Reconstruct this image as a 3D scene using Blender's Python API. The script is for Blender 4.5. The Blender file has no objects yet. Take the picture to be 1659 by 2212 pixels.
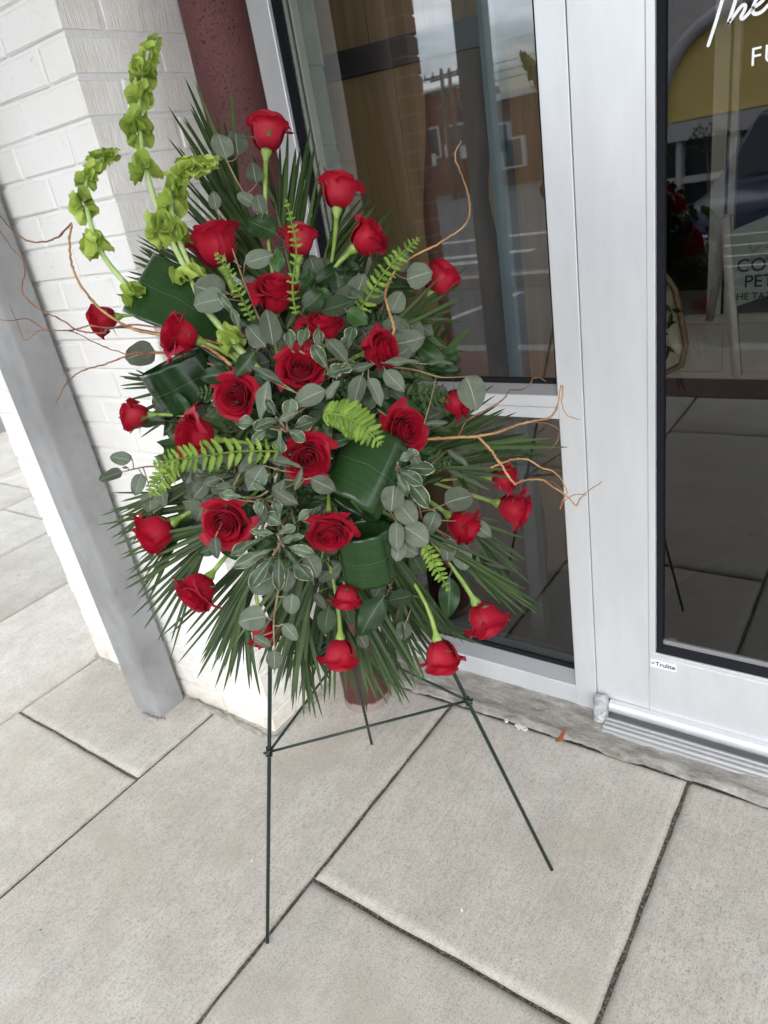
import bpy, bmesh, math, random
from mathutils import Vector, Matrix, noise as mnoise
random.seed(7)
R = random.random
def U(a, b): return a + (b - a) * R()

# ------------------------------------------------------------------ camera
FPX, CX, CY, EYE = 1524.0, 829.5, 1106.0, 1.5        # focal length in pixels of a 1659 x 2212 frame
_dn = Vector((589, 3194, 1524)).normalized()
_up = -_dn
_ya = Vector((1240, -956, 1524)).normalized()
_yy = (_ya - _ya.dot(_up) * _up).normalized()
_xx = _yy.cross(_up)
ROT = Matrix((_xx, _yy, _up))                          # camera axes (right, down, forward) to world
CAM = Vector((0, 0, EYE))
RIGHT, DOWN, FWD = ROT @ Vector((1, 0, 0)), ROT @ Vector((0, 1, 0)), ROT @ Vector((0, 0, 1))
scene = bpy.context.scene
cam_data = bpy.data.cameras.new('camera')
cam = bpy.data.objects.new('camera', cam_data)
scene.collection.objects.link(cam)
m = Matrix.Identity(4)
for i in range(3):
    m[i][0], m[i][1], m[i][2], m[i][3] = RIGHT[i], -DOWN[i], -FWD[i], CAM[i]
cam.matrix_world = m
cam_data.sensor_fit = 'VERTICAL'; cam_data.sensor_height = 24.0; cam_data.sensor_width = 18.0
cam_data.lens = FPX / 2212.0 * 24.0
cam_data.clip_start = 0.05; cam_data.clip_end = 400
scene.camera = cam
cam_data.dof.use_dof = True; cam_data.dof.focus_distance = 1.22; cam_data.dof.aperture_fstop = 4.6

# ------------------------------------------------------------------ world, sun, exposure
world = bpy.data.worlds.new('World'); scene.world = world; world.use_nodes = True
wn = world.node_tree; wn.nodes.clear()
sky = wn.nodes.new('ShaderNodeTexSky'); sky.sky_type = 'NISHITA'; sky.sun_disc = False
SUN_EL, SUN_AZ = 36.0, 148.0
sky.sun_elevation = math.radians(SUN_EL); sky.sun_rotation = math.radians(SUN_AZ)
sky.air_density = 1.0; sky.dust_density = 2.5; sky.ozone_density = 1.0
geo = wn.nodes.new('ShaderNodeTexCoord')
mp = wn.nodes.new('ShaderNodeMapping'); mp.inputs['Scale'].default_value = (1.6, 1.6, 6.0)
cl = wn.nodes.new('ShaderNodeTexNoise'); cl.inputs['Scale'].default_value = 2.2; cl.inputs['Detail'].default_value = 6
cr = wn.nodes.new('ShaderNodeValToRGB'); cr.color_ramp.elements[0].position = 0.34; cr.color_ramp.elements[1].position = 0.58
mixw = wn.nodes.new('ShaderNodeMixRGB'); mixw.inputs[2].default_value = (17.5, 18.6, 19.6, 1)
bg = wn.nodes.new('ShaderNodeBackground'); bg.inputs['Strength'].default_value = 0.145
wo = wn.nodes.new('ShaderNodeOutputWorld')
L = wn.links
L.new(geo.outputs['Generated'], mp.inputs['Vector']); L.new(mp.outputs[0], cl.inputs['Vector'])
L.new(cl.outputs['Fac'], cr.inputs[0]); L.new(cr.outputs[0], mixw.inputs[0]); L.new(sky.outputs[0], mixw.inputs[1])
L.new(mixw.outputs[0], bg.inputs['Color']); L.new(bg.outputs[0], wo.inputs['Surface'])
sd = bpy.data.lights.new('sun', 'SUN'); sd.energy = 0.5; sd.angle = math.radians(35); sd.color = (1.0, 0.97, 0.92)
sun = bpy.data.objects.new('sun', sd); scene.collection.objects.link(sun)
_s = Vector((math.sin(math.radians(SUN_AZ)) * math.cos(math.radians(SUN_EL)), math.cos(math.radians(SUN_AZ)) * math.cos(math.radians(SUN_EL)), math.sin(math.radians(SUN_EL))))
sun.rotation_euler = _s.to_track_quat('Z', 'Y').to_euler()
sun.location = (0, -3, 6)
vs = scene.view_settings
vs.view_transform = 'Standard'; vs.look = 'None'; vs.gamma = 1; vs.exposure = 0.76; vs.use_curve_mapping = False
scene.cycles.max_bounces = 9; scene.cycles.transparent_max_bounces = 24
try: scene.cycles.use_denoising = True
except Exception: pass

# ------------------------------------------------------------------ projection helpers (a pixel of the photograph to a point of the place)
def ray(x, y): return ROT @ Vector(((x - CX) / FPX, (y - CY) / FPX, 1.0))
def plane_pt(x, y, n, p0):
    d = ray(x, y); return CAM + d * (n.dot(p0 - CAM) / n.dot(d))
def PY(x, y, Y): return plane_pt(x, y, Vector((0, 1, 0)), Vector((0, Y, 0)))
def PZ(x, y, z=0.0): return plane_pt(x, y, Vector((0, 0, 1)), Vector((0, 0, z)))
EO = Vector((-0.767, 0.768, 0)); EU = Vector((0.722, 0.692, 0)).normalized(); EW = Vector((0.692, -0.722, 0)).normalized()
def P0(x, y, b): return plane_pt(x, y, EW, EO + EW * b)
def P(x, y, b): return P0(x, y, b + 0.18 - 0.40 * (1300 - y) / 1200.0)      # the spray leans back with the easel
def depth(p): return (p - CAM).dot(FWD)
def dome(x, y):
    r = ((x - 680) / 450.0) ** 2 + ((y - 930) / 620.0) ** 2
    return 0.12 - 0.20 * min(1.35, r)

# ------------------------------------------------------------------ object helpers
COL = scene.collection
def wm(o):
    """world matrix from the parent chain, without waiting for the depsgraph"""
    return (wm(o.parent) @ o.matrix_parent_inverse @ o.matrix_basis) if o.parent else o.matrix_basis.copy()
def link(name, mesh, mat=None, parent=None, loc=None, mw=None):
    o = bpy.data.objects.new(name, mesh); COL.objects.link(o)
    if mat is not None and mesh is not None and not mesh.materials: mesh.materials.append(mat)
    if parent:
        o.parent = parent; o.matrix_parent_inverse = wm(parent).inverted()
    if mw is not None: o.matrix_basis = mw
    if loc is not None: o.location = loc
    return o
def tag(o, label=None, cat=None, group=None, kind=None):
    if label: o['label'] = label
    if cat: o['category'] = cat
    if group: o['group'] = group
    if kind: o['kind'] = kind
    return o
def empty(name, loc, label=None, cat=None, group=None, kind=None):
    o = bpy.data.objects.new(name, None); COL.objects.link(o); o.location = loc; o.empty_display_size = 0.05
    return tag(o, label, cat, group, kind)
def mesh_of(name, verts, faces, smooth=False, uvs=None):
    me = bpy.data.meshes.new(name); me.from_pydata([tuple(v) for v in verts], [], faces)
    if uvs:
        ul = me.uv_layers.new(name='UVMap')
        for lp in me.loops: ul.data[lp.index].uv = uvs[lp.vertex_index]
    if smooth: me.polygons.foreach_set('use_smooth', [True] * len(me.polygons))
    me.update(); return me
def grid(name, nu, nv, fn, closed=False):
    vs_, fs, uv = [], [], []
    for j in range(nv + 1):
        for i in range(nu + (0 if closed else 1)):
            vs_.append(fn(i / nu, j / nv)); uv.append((i / nu, j / nv))
    w = nu if closed else nu + 1
    for j in range(nv):
        for i in range(nu):
            a = j * w + i; b = j * w + (i + 1) % w if closed else a + 1
            fs.append((a, b, b + w, a + w))
    return mesh_of(name, vs_, fs, True, uv)
def catmull(pts, n=6):
    out = []
    q = [pts[0]] + list(pts) + [pts[-1]]
    for i in range(1, len(q) - 2):
        p0, p1, p2, p3 = q[i - 1], q[i], q[i + 1], q[i + 2]
        for k in range(n):
            t = k / n
            out.append(0.5 * ((2 * p1) + (p2 - p0) * t + (2 * p0 - 5 * p1 + 4 * p2 - p3) * t * t + (3 * p1 - p0 - 3 * p2 + p3) * t ** 3))
    out.append(q[-2]); return out
def tube_mesh(name, pts, radii, seg=8, cap=True, wob=0.0):
    n = len(pts)
    if not hasattr(radii, '__len__'): radii = [radii] * n
    verts, faces, uv = [], [], []
    T = (pts[1] - pts[0]).normalized()
    N = T.orthogonal().normalized()
    for i, p in enumerate(pts):
        t = (pts[min(i + 1, n - 1)] - pts[max(i - 1, 0)])
        t = t.normalized() if t.length > 1e-9 else T
        N = (N - t * N.dot(t)).normalized(); B = t.cross(N); T = t
        for k in range(seg):
            a = 2 * math.pi * k / seg; r = radii[i] * (1 + (U(-wob, wob) if wob else 0))
            verts.append(p + (N * math.cos(a) + B * math.sin(a)) * r); uv.append((k / seg, i / (n - 1)))
    for i in range(n - 1):
        for k in range(seg):
            faces.append((i * seg + k, i * seg + (k + 1) % seg, (i + 1) * seg + (k + 1) % seg, (i + 1) * seg + k))
    if cap:
        faces.append(tuple(range(seg))[::-1]); faces.append(tuple((n - 1) * seg + k for k in range(seg)))
    return mesh_of(name, verts, faces, True, uv)
def box_mesh(name, x0, x1, y0, y1, z0, z1, bev=0.0, seg=1, jit=0.0):
    bm = bmesh.new()
    bmesh.ops.create_cube(bm, size=1)
    for v in bm.verts:
        v.co = Vector(((x0 + x1) / 2 + v.co.x * (x1 - x0), (y0 + y1) / 2 + v.co.y * (y1 - y0), (z0 + z1) / 2 + v.co.z * (z1 - z0)))
    if bev > 0: bmesh.ops.bevel(bm, geom=list(bm.edges), offset=bev, segments=seg, affect='EDGES', profile=0.6)
    if jit:
        for v in bm.verts: v.co += Vector((U(-jit, jit), U(-jit, jit), U(-jit, jit)))
    me = bpy.data.meshes.new(name); bm.to_mesh(me); bm.free()
    return me
def box(name, x0, x1, y0, y1, z0, z1, mat, parent=None, bev=0.0, seg=1, jit=0.0):
    return link(name, box_mesh(name, min(x0, x1), max(x0, x1), min(y0, y1), max(y0, y1), min(z0, z1), max(z0, z1), bev, seg, jit), mat, parent)
def join_mesh(name, meshes):
    bm = bmesh.new()
    for me in meshes: bm.from_mesh(me)
    out = bpy.data.meshes.new(name); bm.to_mesh(out); bm.free(); return out
def smooth(o):
    o.data.polygons.foreach_set('use_smooth', [True] * len(o.data.polygons)); return o

# ------------------------------------------------------------------ materials
MATS = {}
class NT:
    def __init__(s, name):
        s.m = bpy.data.materials.new(name); s.m.use_nodes = True; s.t = s.m.node_tree; s.t.nodes.clear()
        s.out = s.t.nodes.new('ShaderNodeOutputMaterial'); s.b = s.t.nodes.new('ShaderNodeBsdfPrincipled')
        s.t.links.new(s.b.outputs[0], s.out.inputs[0]); MATS[name] = s.m
    def n(s, typ, **kw):
        nd = s.t.nodes.new('ShaderNode' + typ)
        for k, v in kw.items(): setattr(nd, k, v)
        return nd
    def l(s, a, b): s.t.links.new(a, b)
    def setp(s, k, v):
        if hasattr(v, 'is_output') or isinstance(v, bpy.types.NodeSocket): s.l(v, s.b.inputs[k])
        else: s.b.inputs[k].default_value = v
    def math(s, op, a, b=None, clamp=False):
        nd = s.n('Math', operation=op); nd.use_clamp = clamp
        for i, v in enumerate((a, b)):
            if v is None: continue
            if isinstance(v, bpy.types.NodeSocket): s.l(v, nd.inputs[i])
            else: nd.inputs[i].default_value = v
        return nd.outputs[0]
    def coord(s, which='Object', scale=(1, 1, 1), rot=(0, 0, 0)):
        if which == 'World':
            src = s.n('NewGeometry').outputs['Position']
        else: src = s.n('TexCoord').outputs[which]
        mp_ = s.n('Mapping'); mp_.inputs['Scale'].default_value = scale; mp_.inputs['Rotation'].default_value = rot
        s.l(src, mp_.inputs['Vector']); return mp_.outputs[0]
    def noise(s, vec, scale, detail=4, rough=0.55, dist=0.0):
        nd = s.n('TexNoise'); nd.inputs['Scale'].default_value = scale; nd.inputs['Detail'].default_value = detail
        nd.inputs['Roughness'].default_value = rough; nd.inputs['Distortion'].default_value = dist
        if vec: s.l(vec, nd.inputs['Vector'])
        return nd.outputs['Fac']
    def ramp(s, fac, stops):
        nd = s.n('ValToRGB'); cr_ = nd.color_ramp
        while len(cr_.elements) < len(stops): cr_.elements.new(0.5)
        for e, (p, c) in zip(cr_.elements, stops):
            e.position = p; e.color = c if len(c) == 4 else (*c, 1)
        s.l(fac, nd.inputs[0]); return nd.outputs[0]
    def mix(s, fac, a, b, mode='MIX'):
        nd = s.n('MixRGB', blend_type=mode)
        for i, v in enumerate((fac, a, b)):
            if isinstance(v, bpy.types.NodeSocket): s.l(v, nd.inputs[i])
            elif i == 0: nd.inputs[0].default_value = v
            else: nd.inputs[i].default_value = (*v, 1) if len(v) == 3 else v
        return nd.outputs[0]
    def bump(s, h, strength=0.5, dist=0.01, prev=None):
        nd = s.n('Bump'); nd.inputs['Strength'].default_value = strength; nd.inputs['Distance'].default_value = dist
        s.l(h, nd.inputs['Height'])
        if prev: s.l(prev, nd.inputs['Normal'])
        return nd.outputs[0]
def simple(name, col, rough=0.5, metal=0.0, nscale=40, nstr=0.0, var=0.0, vscale=8):
    t = NT(name)
    if var:
        f = t.noise(t.coord('World'), vscale, 5)
        c0 = tuple(max(0, c * (1 - var)) for c in col); c1 = tuple(c * (1 + var) for c in col)
        t.setp('Base Color', t.ramp(f, [(0.3, c0), (0.7, c1)]))
    else: t.setp('Base Color', (*col, 1))
    t.setp('Roughness', rough); t.setp('Metallic', metal)
    if nstr: t.setp('Normal', t.bump(t.noise(t.coord('World'), nscale, 6), nstr, 0.004))
    return t.m

def m_concrete():
    t = NT('concrete_paving')
    w = t.coord('World'); oi = t.n('ObjectInfo').outputs['Random']
    big = t.noise(w, 1.7, 6, 0.6); mid = t.noise(w, 9, 6, 0.65)
    streak = t.noise(t.coord('World', (105, 5, 1), (0, 0, 0.06)), 1.0, 5, 0.65)
    coarse = t.noise(t.coord('World', (1, 0.45, 1), (0, 0, 0.06)), 95, 4, 0.75)
    fine = t.noise(t.coord('World', (1, 0.6, 1), (0, 0, 0.06)), 330, 4, 0.75)
    speck = t.noise(w, 520, 2, 0.5)
    base = t.ramp(big, [(0.30, (0.475, 0.43, 0.37)), (0.5, (0.535, 0.50, 0.445)), (0.70, (0.595, 0.575, 0.53))])
    c = t.mix(t.math('MULTIPLY', t.ramp(mid, [(0.38, (0, 0, 0)), (0.68, (1, 1, 1))]), 0.55), base, (0.33, 0.31, 0.275))
    c = t.mix(t.math('MULTIPLY', t.ramp(coarse, [(0.36, (1, 1, 1)), (0.50, (0, 0, 0))]), 0.32), c, (0.22, 0.205, 0.18))
    c = t.mix(0.22, c, t.ramp(streak, [(0.3, (0.30, 0.28, 0.25)), (0.7, (0.60, 0.57, 0.53))]))
    c = t.mix(t.math('MULTIPLY', t.ramp(fine, [(0.34, (1, 1, 1)), (0.50, (0, 0, 0))]), 0.75), c, (0.17, 0.155, 0.135))
    st = t.noise(t.coord('World', (1, 1, 1)), 3.3, 3, 0.5)
    c = t.mix(t.math('MULTIPLY', t.ramp(st, [(0.52, (0, 0, 0)), (0.66, (1, 1, 1))]), 0.45), c, (0.36, 0.31, 0.25))
    vo = t.n('TexVoronoi'); vo.inputs['Scale'].default_value = 14; t.l(w, vo.inputs['Vector'])
    spot = t.ramp(vo.outputs['Distance'], [(0.035, (1, 1, 1)), (0.06, (0, 0, 0))])
    c = t.mix(t.math('MULTIPLY', spot, t.ramp(t.noise(w, 4.5, 2), [(0.52, (0, 0, 0)), (0.6, (0.8, 0.8, 0.8))])), c, (0.09, 0.08, 0.07))
    vo2 = t.n('TexVoronoi'); vo2.inputs['Scale'].default_value = 23; t.l(t.coord('World', (1, 1, 1), (0, 0, 1.1)), vo2.inputs['Vector'])
    sp2 = t.ramp(vo2.outputs['Distance'], [(0.03, (1, 1, 1)), (0.05, (0, 0, 0))])
    c = t.mix(t.math('MULTIPLY', sp2, t.ramp(t.noise(w, 6.1, 2), [(0.60, (0, 0, 0)), (0.66, (0.8, 0.8, 0.8))])), c, (0.75, 0.73, 0.7))
    v3 = t.n('TexVoronoi'); v3.inputs['Scale'].default_value = 3.1; t.l(t.coord('World', (1, 1, 1), (0, 0, 0.7)), v3.inputs['Vector'])
    gum = t.ramp(t.math('ADD', v3.outputs['Distance'], t.math('MULTIPLY', t.noise(w, 40, 4), 0.03)), [(0.050, (1, 1, 1)), (0.066, (0, 0, 0))])
    c = t.mix(t.math('MULTIPLY', gum, t.ramp(t.noise(w, 2.2, 1), [(0.45, (0, 0, 0)), (0.55, (0.65, 0.65, 0.65))])), c, (0.17, 0.165, 0.16))
    rust = t.ramp(t.noise(t.coord('World', (1, 1, 1), (0, 0, 2.0)), 2.0, 6, 0.65), [(0.55, (0, 0, 0)), (0.72, (1, 1, 1))])
    c = t.mix(t.math('MULTIPLY', rust, 0.35), c, (0.44, 0.35, 0.27))
    hv = t.n('HueSaturation'); t.l(c, hv.inputs['Color'])
    t.l(t.math('ADD', 0.90, t.math('MULTIPLY', oi, 0.18)), hv.inputs['Value'])
    t.setp('Base Color', hv.outputs[0]); t.setp('Roughness', 0.92)
    h = t.math('ADD', t.math('MULTIPLY', streak, 0.5), t.math('MULTIPLY', fine, 1.0))
    t.setp('Normal', t.bump(h, 0.45, 0.0035)); return t.m
m_concrete()
def m_dirt():
    t = NT('joint_dirt'); w = t.coord('World')
    c = t.ramp(t.noise(w, 160, 5, 0.7), [(0.3, (0.022, 0.018, 0.014)), (0.50, (0.09, 0.075, 0.058)), (0.66, (0.30, 0.275, 0.235))])
    t.setp('Base Color', c); t.setp('Roughness', 1.0); t.setp('Normal', t.bump(t.noise(w, 220, 4), 1.0, 0.006)); return t.m
m_dirt()
def m_mortar_strip():
    t = NT('grey_mortar'); w = t.coord('World')
    c = t.ramp(t.noise(t.coord('World', (0.45, 1.3, 1)), 26, 8, 0.75), [(0.30, (0.12, 0.11, 0.095)), (0.44, (0.27, 0.25, 0.22)), (0.60, (0.40, 0.385, 0.355)), (0.70, (0.74, 0.74, 0.72))])
    t.setp('Base Color', c); t.setp('Roughness', 0.9); t.setp('Normal', t.bump(t.noise(w, 60, 7, 0.7), 0.9, 0.008)); return t.m
m_mortar_strip()
def m_paint_brick(name, comb, warm):
    t = NT(name); w = t.coord('World'); ob = t.coord('Object')
    big = t.noise(w, 3.2, 5, 0.6)
    white = t.mix(t.math('MULTIPLY', big, 0.5), (0.79, 0.785, 0.77) if not comb else (0.90, 0.88, 0.85), (0.72, 0.71, 0.69) if not comb else (0.84, 0.81, 0.76))
    dirt = t.ramp(t.noise(t.coord('World', (1, 1, 0.7)), 5, 8, 0.72), [(0.46, (0, 0, 0)), (0.72, (1, 1, 1))])
    c = t.mix(t.math('MULTIPLY', dirt, warm), white, (0.50, 0.42, 0.31))
    z = t.n('SeparateXYZ'); t.l(t.n('NewGeometry').outputs['Position'], z.inputs[0])
    low = t.ramp(z.outputs['Z'], [(0.0, (1, 1, 1)), (0.32, (0, 0, 0))])
    stain = t.ramp(t.noise(w, 11, 6, 0.7), [(0.42, (0, 0, 0)), (0.7, (1, 1, 1))])
    c = t.mix(t.math('MULTIPLY', t.math('MULTIPLY', low, stain), 0.80), c, (0.52, 0.43, 0.29))
    vo = t.n('TexVoronoi'); vo.inputs['Scale'].default_value = 60; t.l(w, vo.inputs['Vector'])
    pit = t.ramp(vo.outputs['Distance'], [(0.05, (1, 1, 1)), (0.16, (0, 0, 0))])
    pm = t.math('MULTIPLY', pit, t.ramp(t.noise(w, 24, 2), [(0.5, (0, 0, 0)), (0.62, (1, 1, 1))]))
    c = t.mix(t.math('MULTIPLY', pm, 0.30), c, (0.30, 0.27, 0.22))
    t.setp('Base Color', c); t.setp('Roughness', 0.62)
    if comb:
        r1 = t.noise(t.coord('World', (170, 170, 17), (0, 0, 0)), 1.0, 4, 0.6, 0.9)
        h = t.math('ADD', t.math('MULTIPLY', r1, 1.0), t.math('MULTIPLY', t.noise(w, 45, 4), 0.5))
        nb = t.bump(h, 0.70, 0.005)
    else:
        r1 = t.noise(t.coord('World', (150, 150, 22)), 1.0, 3, 0.6, 0.4)
        h = t.math('ADD', t.math('MULTIPLY', r1, 0.45), t.math('MULTIPLY', t.noise(w, 75, 5, 0.65), 0.9))
        h = t.math('SUBTRACT', h, t.math('MULTIPLY', pm, 1.0))
        nb = t.bump(h, 0.55, 0.0045)
    t.setp('Normal', nb); return t.m
m_paint_brick('white_painted_brick', False, 0.10)
m_paint_brick('combed_painted_brick', True, 0.42)
def m_teal():
    t = NT('pale_green_painted_brick'); w = t.coord('World')
    t.setp('Base Color', t.ramp(t.noise(w, 9, 5), [(0.3, (0.33, 0.40, 0.38)), (0.7, (0.48, 0.55, 0.52))])); t.setp('Roughness', 0.6)
    t.setp('Normal', t.bump(t.noise(w, 30, 5), 0.6, 0.01)); return t.m
m_teal()
def m_post():
    t = NT('grey_post_paint'); w = t.coord('World')
    c = t.ramp(t.noise(t.coord('World', (1, 1, 0.5)), 7, 5, 0.55), [(0.3, (0.21, 0.212, 0.215)), (0.7, (0.32, 0.323, 0.33))])
    sm = t.ramp(t.noise(t.coord('World', (1, 1, 0.8), (0.4, 0.2, 0)), 16, 6, 0.65), [(0.5, (0, 0, 0)), (0.75, (1, 1, 1))])
    c = t.mix(t.math('MULTIPLY', sm, 0.55), c, (0.155, 0.145, 0.132))
    sc = t.ramp(t.noise(w, 55, 7, 0.75), [(0.66, (0, 0, 0)), (0.72, (1, 1, 1))])
    c = t.mix(t.math('MULTIPLY', sc, 0.5), c, (0.17, 0.12, 0.08))
    t.setp('Base Color', c); t.setp('Roughness', 0.48); t.setp('Normal', t.bump(t.noise(w, 14, 4), 0.25, 0.01)); return t.m
m_post()
def m_maroon():
    t = NT('maroon_pitted_paint'); w = t.coord('World')
    c = t.ramp(t.noise(w, 6, 5), [(0.3, (0.075, 0.026, 0.026)), (0.7, (0.105, 0.038, 0.038))])
    pit = t.ramp(t.noise(w, 190, 4, 0.65), [(0.34, (1, 1, 1)), (0.44, (0, 0, 0))])
    c = t.mix(t.math('MULTIPLY', pit, 0.85), c, (0.018, 0.008, 0.008))
    pale_fleck = t.ramp(t.noise(w, 150, 3), [(0.70, (0, 0, 0)), (0.76, (1, 1, 1))])
    c = t.mix(t.math('MULTIPLY', pale_fleck, 0.25), c, (0.4, 0.3, 0.3))  # random paler flecks mixed into the maroon
    z = t.n('SeparateXYZ'); t.l(t.n('NewGeometry').outputs['Position'], z.inputs[0])
    zz = t.math('ADD', z.outputs['Z'], t.math('MULTIPLY', t.noise(w, 34, 7, 0.8), -0.045))
    salt = t.math('MULTIPLY', t.ramp(zz, [(0.0, (1, 1, 1)), (0.006, (0, 0, 0))]), 0.7)
    fl = t.math('MULTIPLY', t.ramp(z.outputs['Z'], [(0.04, (1, 1, 1)), (0.38, (0, 0, 0))]), t.ramp(t.noise(w, 120, 5, 0.7), [(0.56, (0, 0, 0)), (0.64, (1, 1, 1))]))
    c = t.mix(t.math('MULTIPLY', salt, 0.8), c, (0.42, 0.36, 0.33))
    t.setp('Base Color', c); t.setp('Roughness', 0.6); t.setp('Specular IOR Level', 0.25)
    t.setp('Normal', t.bump(t.math('SUBTRACT', t.noise(w, 60, 4), pit), 0.5, 0.002)); return t.m
m_maroon()
def m_alu(name, col, metal, rough):
    t = NT(name); w = t.coord('World')
    f = t.noise(t.coord('World', (1, 1, 0.25)), 14, 5, 0.6)
    c = t.ramp(f, [(0.3, tuple(x * 0.93 for x in col)), (0.7, tuple(x * 1.04 for x in col))])
    z = t.n('SeparateXYZ'); t.l(t.n('NewGeometry').outputs['Position'], z.inputs[0])
    low = t.ramp(z.outputs['Z'], [(0.0, (1, 1, 1)), (0.7, (0, 0, 0))])
    sp = t.ramp(t.noise(w, 75, 6, 0.75), [(0.66, (0, 0, 0)), (0.74, (1, 1, 1))])
    c = t.mix(t.math('MULTIPLY', t.math('MULTIPLY', low, sp), 0.6), c, (0.82, 0.82, 0.80))
    t.setp('Base Color', c); t.setp('Metallic', metal)
    t.setp('Roughness', t.math('ADD', rough, t.math('MULTIPLY', t.noise(w, 5, 3), 0.12)))
    t.setp('Normal', t.bump(t.noise(w, 900, 2), 0.05, 0.0005)); return t.m
m_alu('anodised_aluminium', (0.71, 0.725, 0.75), 0.45, 0.36)
m_alu('worn_aluminium', (0.42, 0.42, 0.42), 0.6, 0.42)
simple('rubber_gasket', (0.010, 0.011, 0.015), 0.75)
MATS['rubber_gasket'].node_tree.nodes['Principled BSDF'].inputs['Specular IOR Level'].default_value = 0.15
simple('glazing_stop_grey', (0.27, 0.27, 0.28), 0.4, 0.3)
simple('glazing_spacer', (0.72, 0.71, 0.68), 0.4, 0.4, nscale=500, nstr=0.6)
def m_glass(name, ior, tint):
    t = NT(name); t.t.nodes.remove(t.b)
    tr = t.n('BsdfTransparent'); tr.inputs[0].default_value = (*tint, 1)
    gl = t.n('BsdfGlossy'); gl.inputs['Roughness'].default_value = 0.012; t.l(t.bump(t.noise(t.coord('World', (1, 1, 0.4)), 2.3, 2), 0.12, 0.003), gl.inputs['Normal']); gl.inputs[0].default_value = (0.95, 0.97, 1.0, 1)
    fr = t.n('Fresnel'); fr.inputs['IOR'].default_value = ior
    bf = t.n('NewGeometry').outputs['Backfacing']
    fac = t.math('MULTIPLY', fr.outputs[0], t.math('SUBTRACT', 1.0, bf))
    ms = t.n('MixShader'); t.l(fac, ms.inputs[0]); t.l(tr.outputs[0], ms.inputs[1]); t.l(gl.outputs[0], ms.inputs[2])
    t.l(ms.outputs[0], t.out.inputs[0]); return t.m
m_glass('window_glass', 2.25, (0.90, 0.93, 0.90))
m_glass('door_glass', 1.82, (0.72, 0.72, 0.70))
def m_wood(name, c0, c1, sc=(14, 14, 0.9)):
    t = NT(name)
    v = t.coord('Object', sc)
    f = t.noise(v, 1.6, 6, 0.6, 1.1); g = t.noise(t.coord('Object', (90, 90, 2.5)), 1.5, 3)
    c = t.ramp(f, [(0.3, c0), (0.5, tuple((a + b) / 2 for a, b in zip(c0, c1))), (0.7, c1)])
    c = t.mix(t.math('MULTIPLY', g, 0.35), c, tuple(x * 0.45 for x in c0))
    t.setp('Base Color', c); t.setp('Roughness', 0.55); return t.m
m_wood('oak_board', (0.16, 0.095, 0.048), (0.30, 0.19, 0.10))
m_wood('dark_walnut', (0.04, 0.02, 0.012), (0.13, 0.065, 0.034), (7, 7, 1.4))
simple('black_steel', (0.012, 0.014, 0.020), 0.4)
simple('blue_grey_steel', (0.10, 0.125, 0.15), 0.5)
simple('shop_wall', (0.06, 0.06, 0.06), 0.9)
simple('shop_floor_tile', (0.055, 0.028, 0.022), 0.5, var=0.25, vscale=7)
simple('navy_mat', (0.015, 0.017, 0.025), 0.9, nscale=400, nstr=0.5)
simple('white_furniture_paint', (0.62, 0.60, 0.57), 0.55, var=0.1)
simple('sign_board_green', (0.30, 0.36, 0.33), 0.6)
simple('dark_lettering', (0.02, 0.022, 0.025), 0.6)
simple('white_vinyl', (0.86, 0.87, 0.88), 0.5)
simple('sticker_paper', (0.80, 0.82, 0.86), 0.45)
simple('navy_ink', (0.03, 0.045, 0.10), 0.5)
simple('cream_linen', (0.50, 0.44, 0.35), 0.8)
def m_cap():
    t = NT('weathered_zinc_cap'); w = t.coord('World')
    t.setp('Base Color', t.ramp(t.noise(w, 50, 7, 0.7), [(0.3, (0.17, 0.18, 0.21)), (0.5, (0.36, 0.37, 0.39)), (0.66, (0.66, 0.63, 0.55))]))
    t.setp('Roughness', 0.7); t.setp('Normal', t.bump(t.noise(w, 90, 5), 0.8, 0.003)); return t.m
m_cap()
simple('green_wire', (0.006, 0.018, 0.014), 0.32)
simple('floral_foam', (0.012, 0.03, 0.012), 0.95, nscale=200, nstr=0.6)

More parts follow.
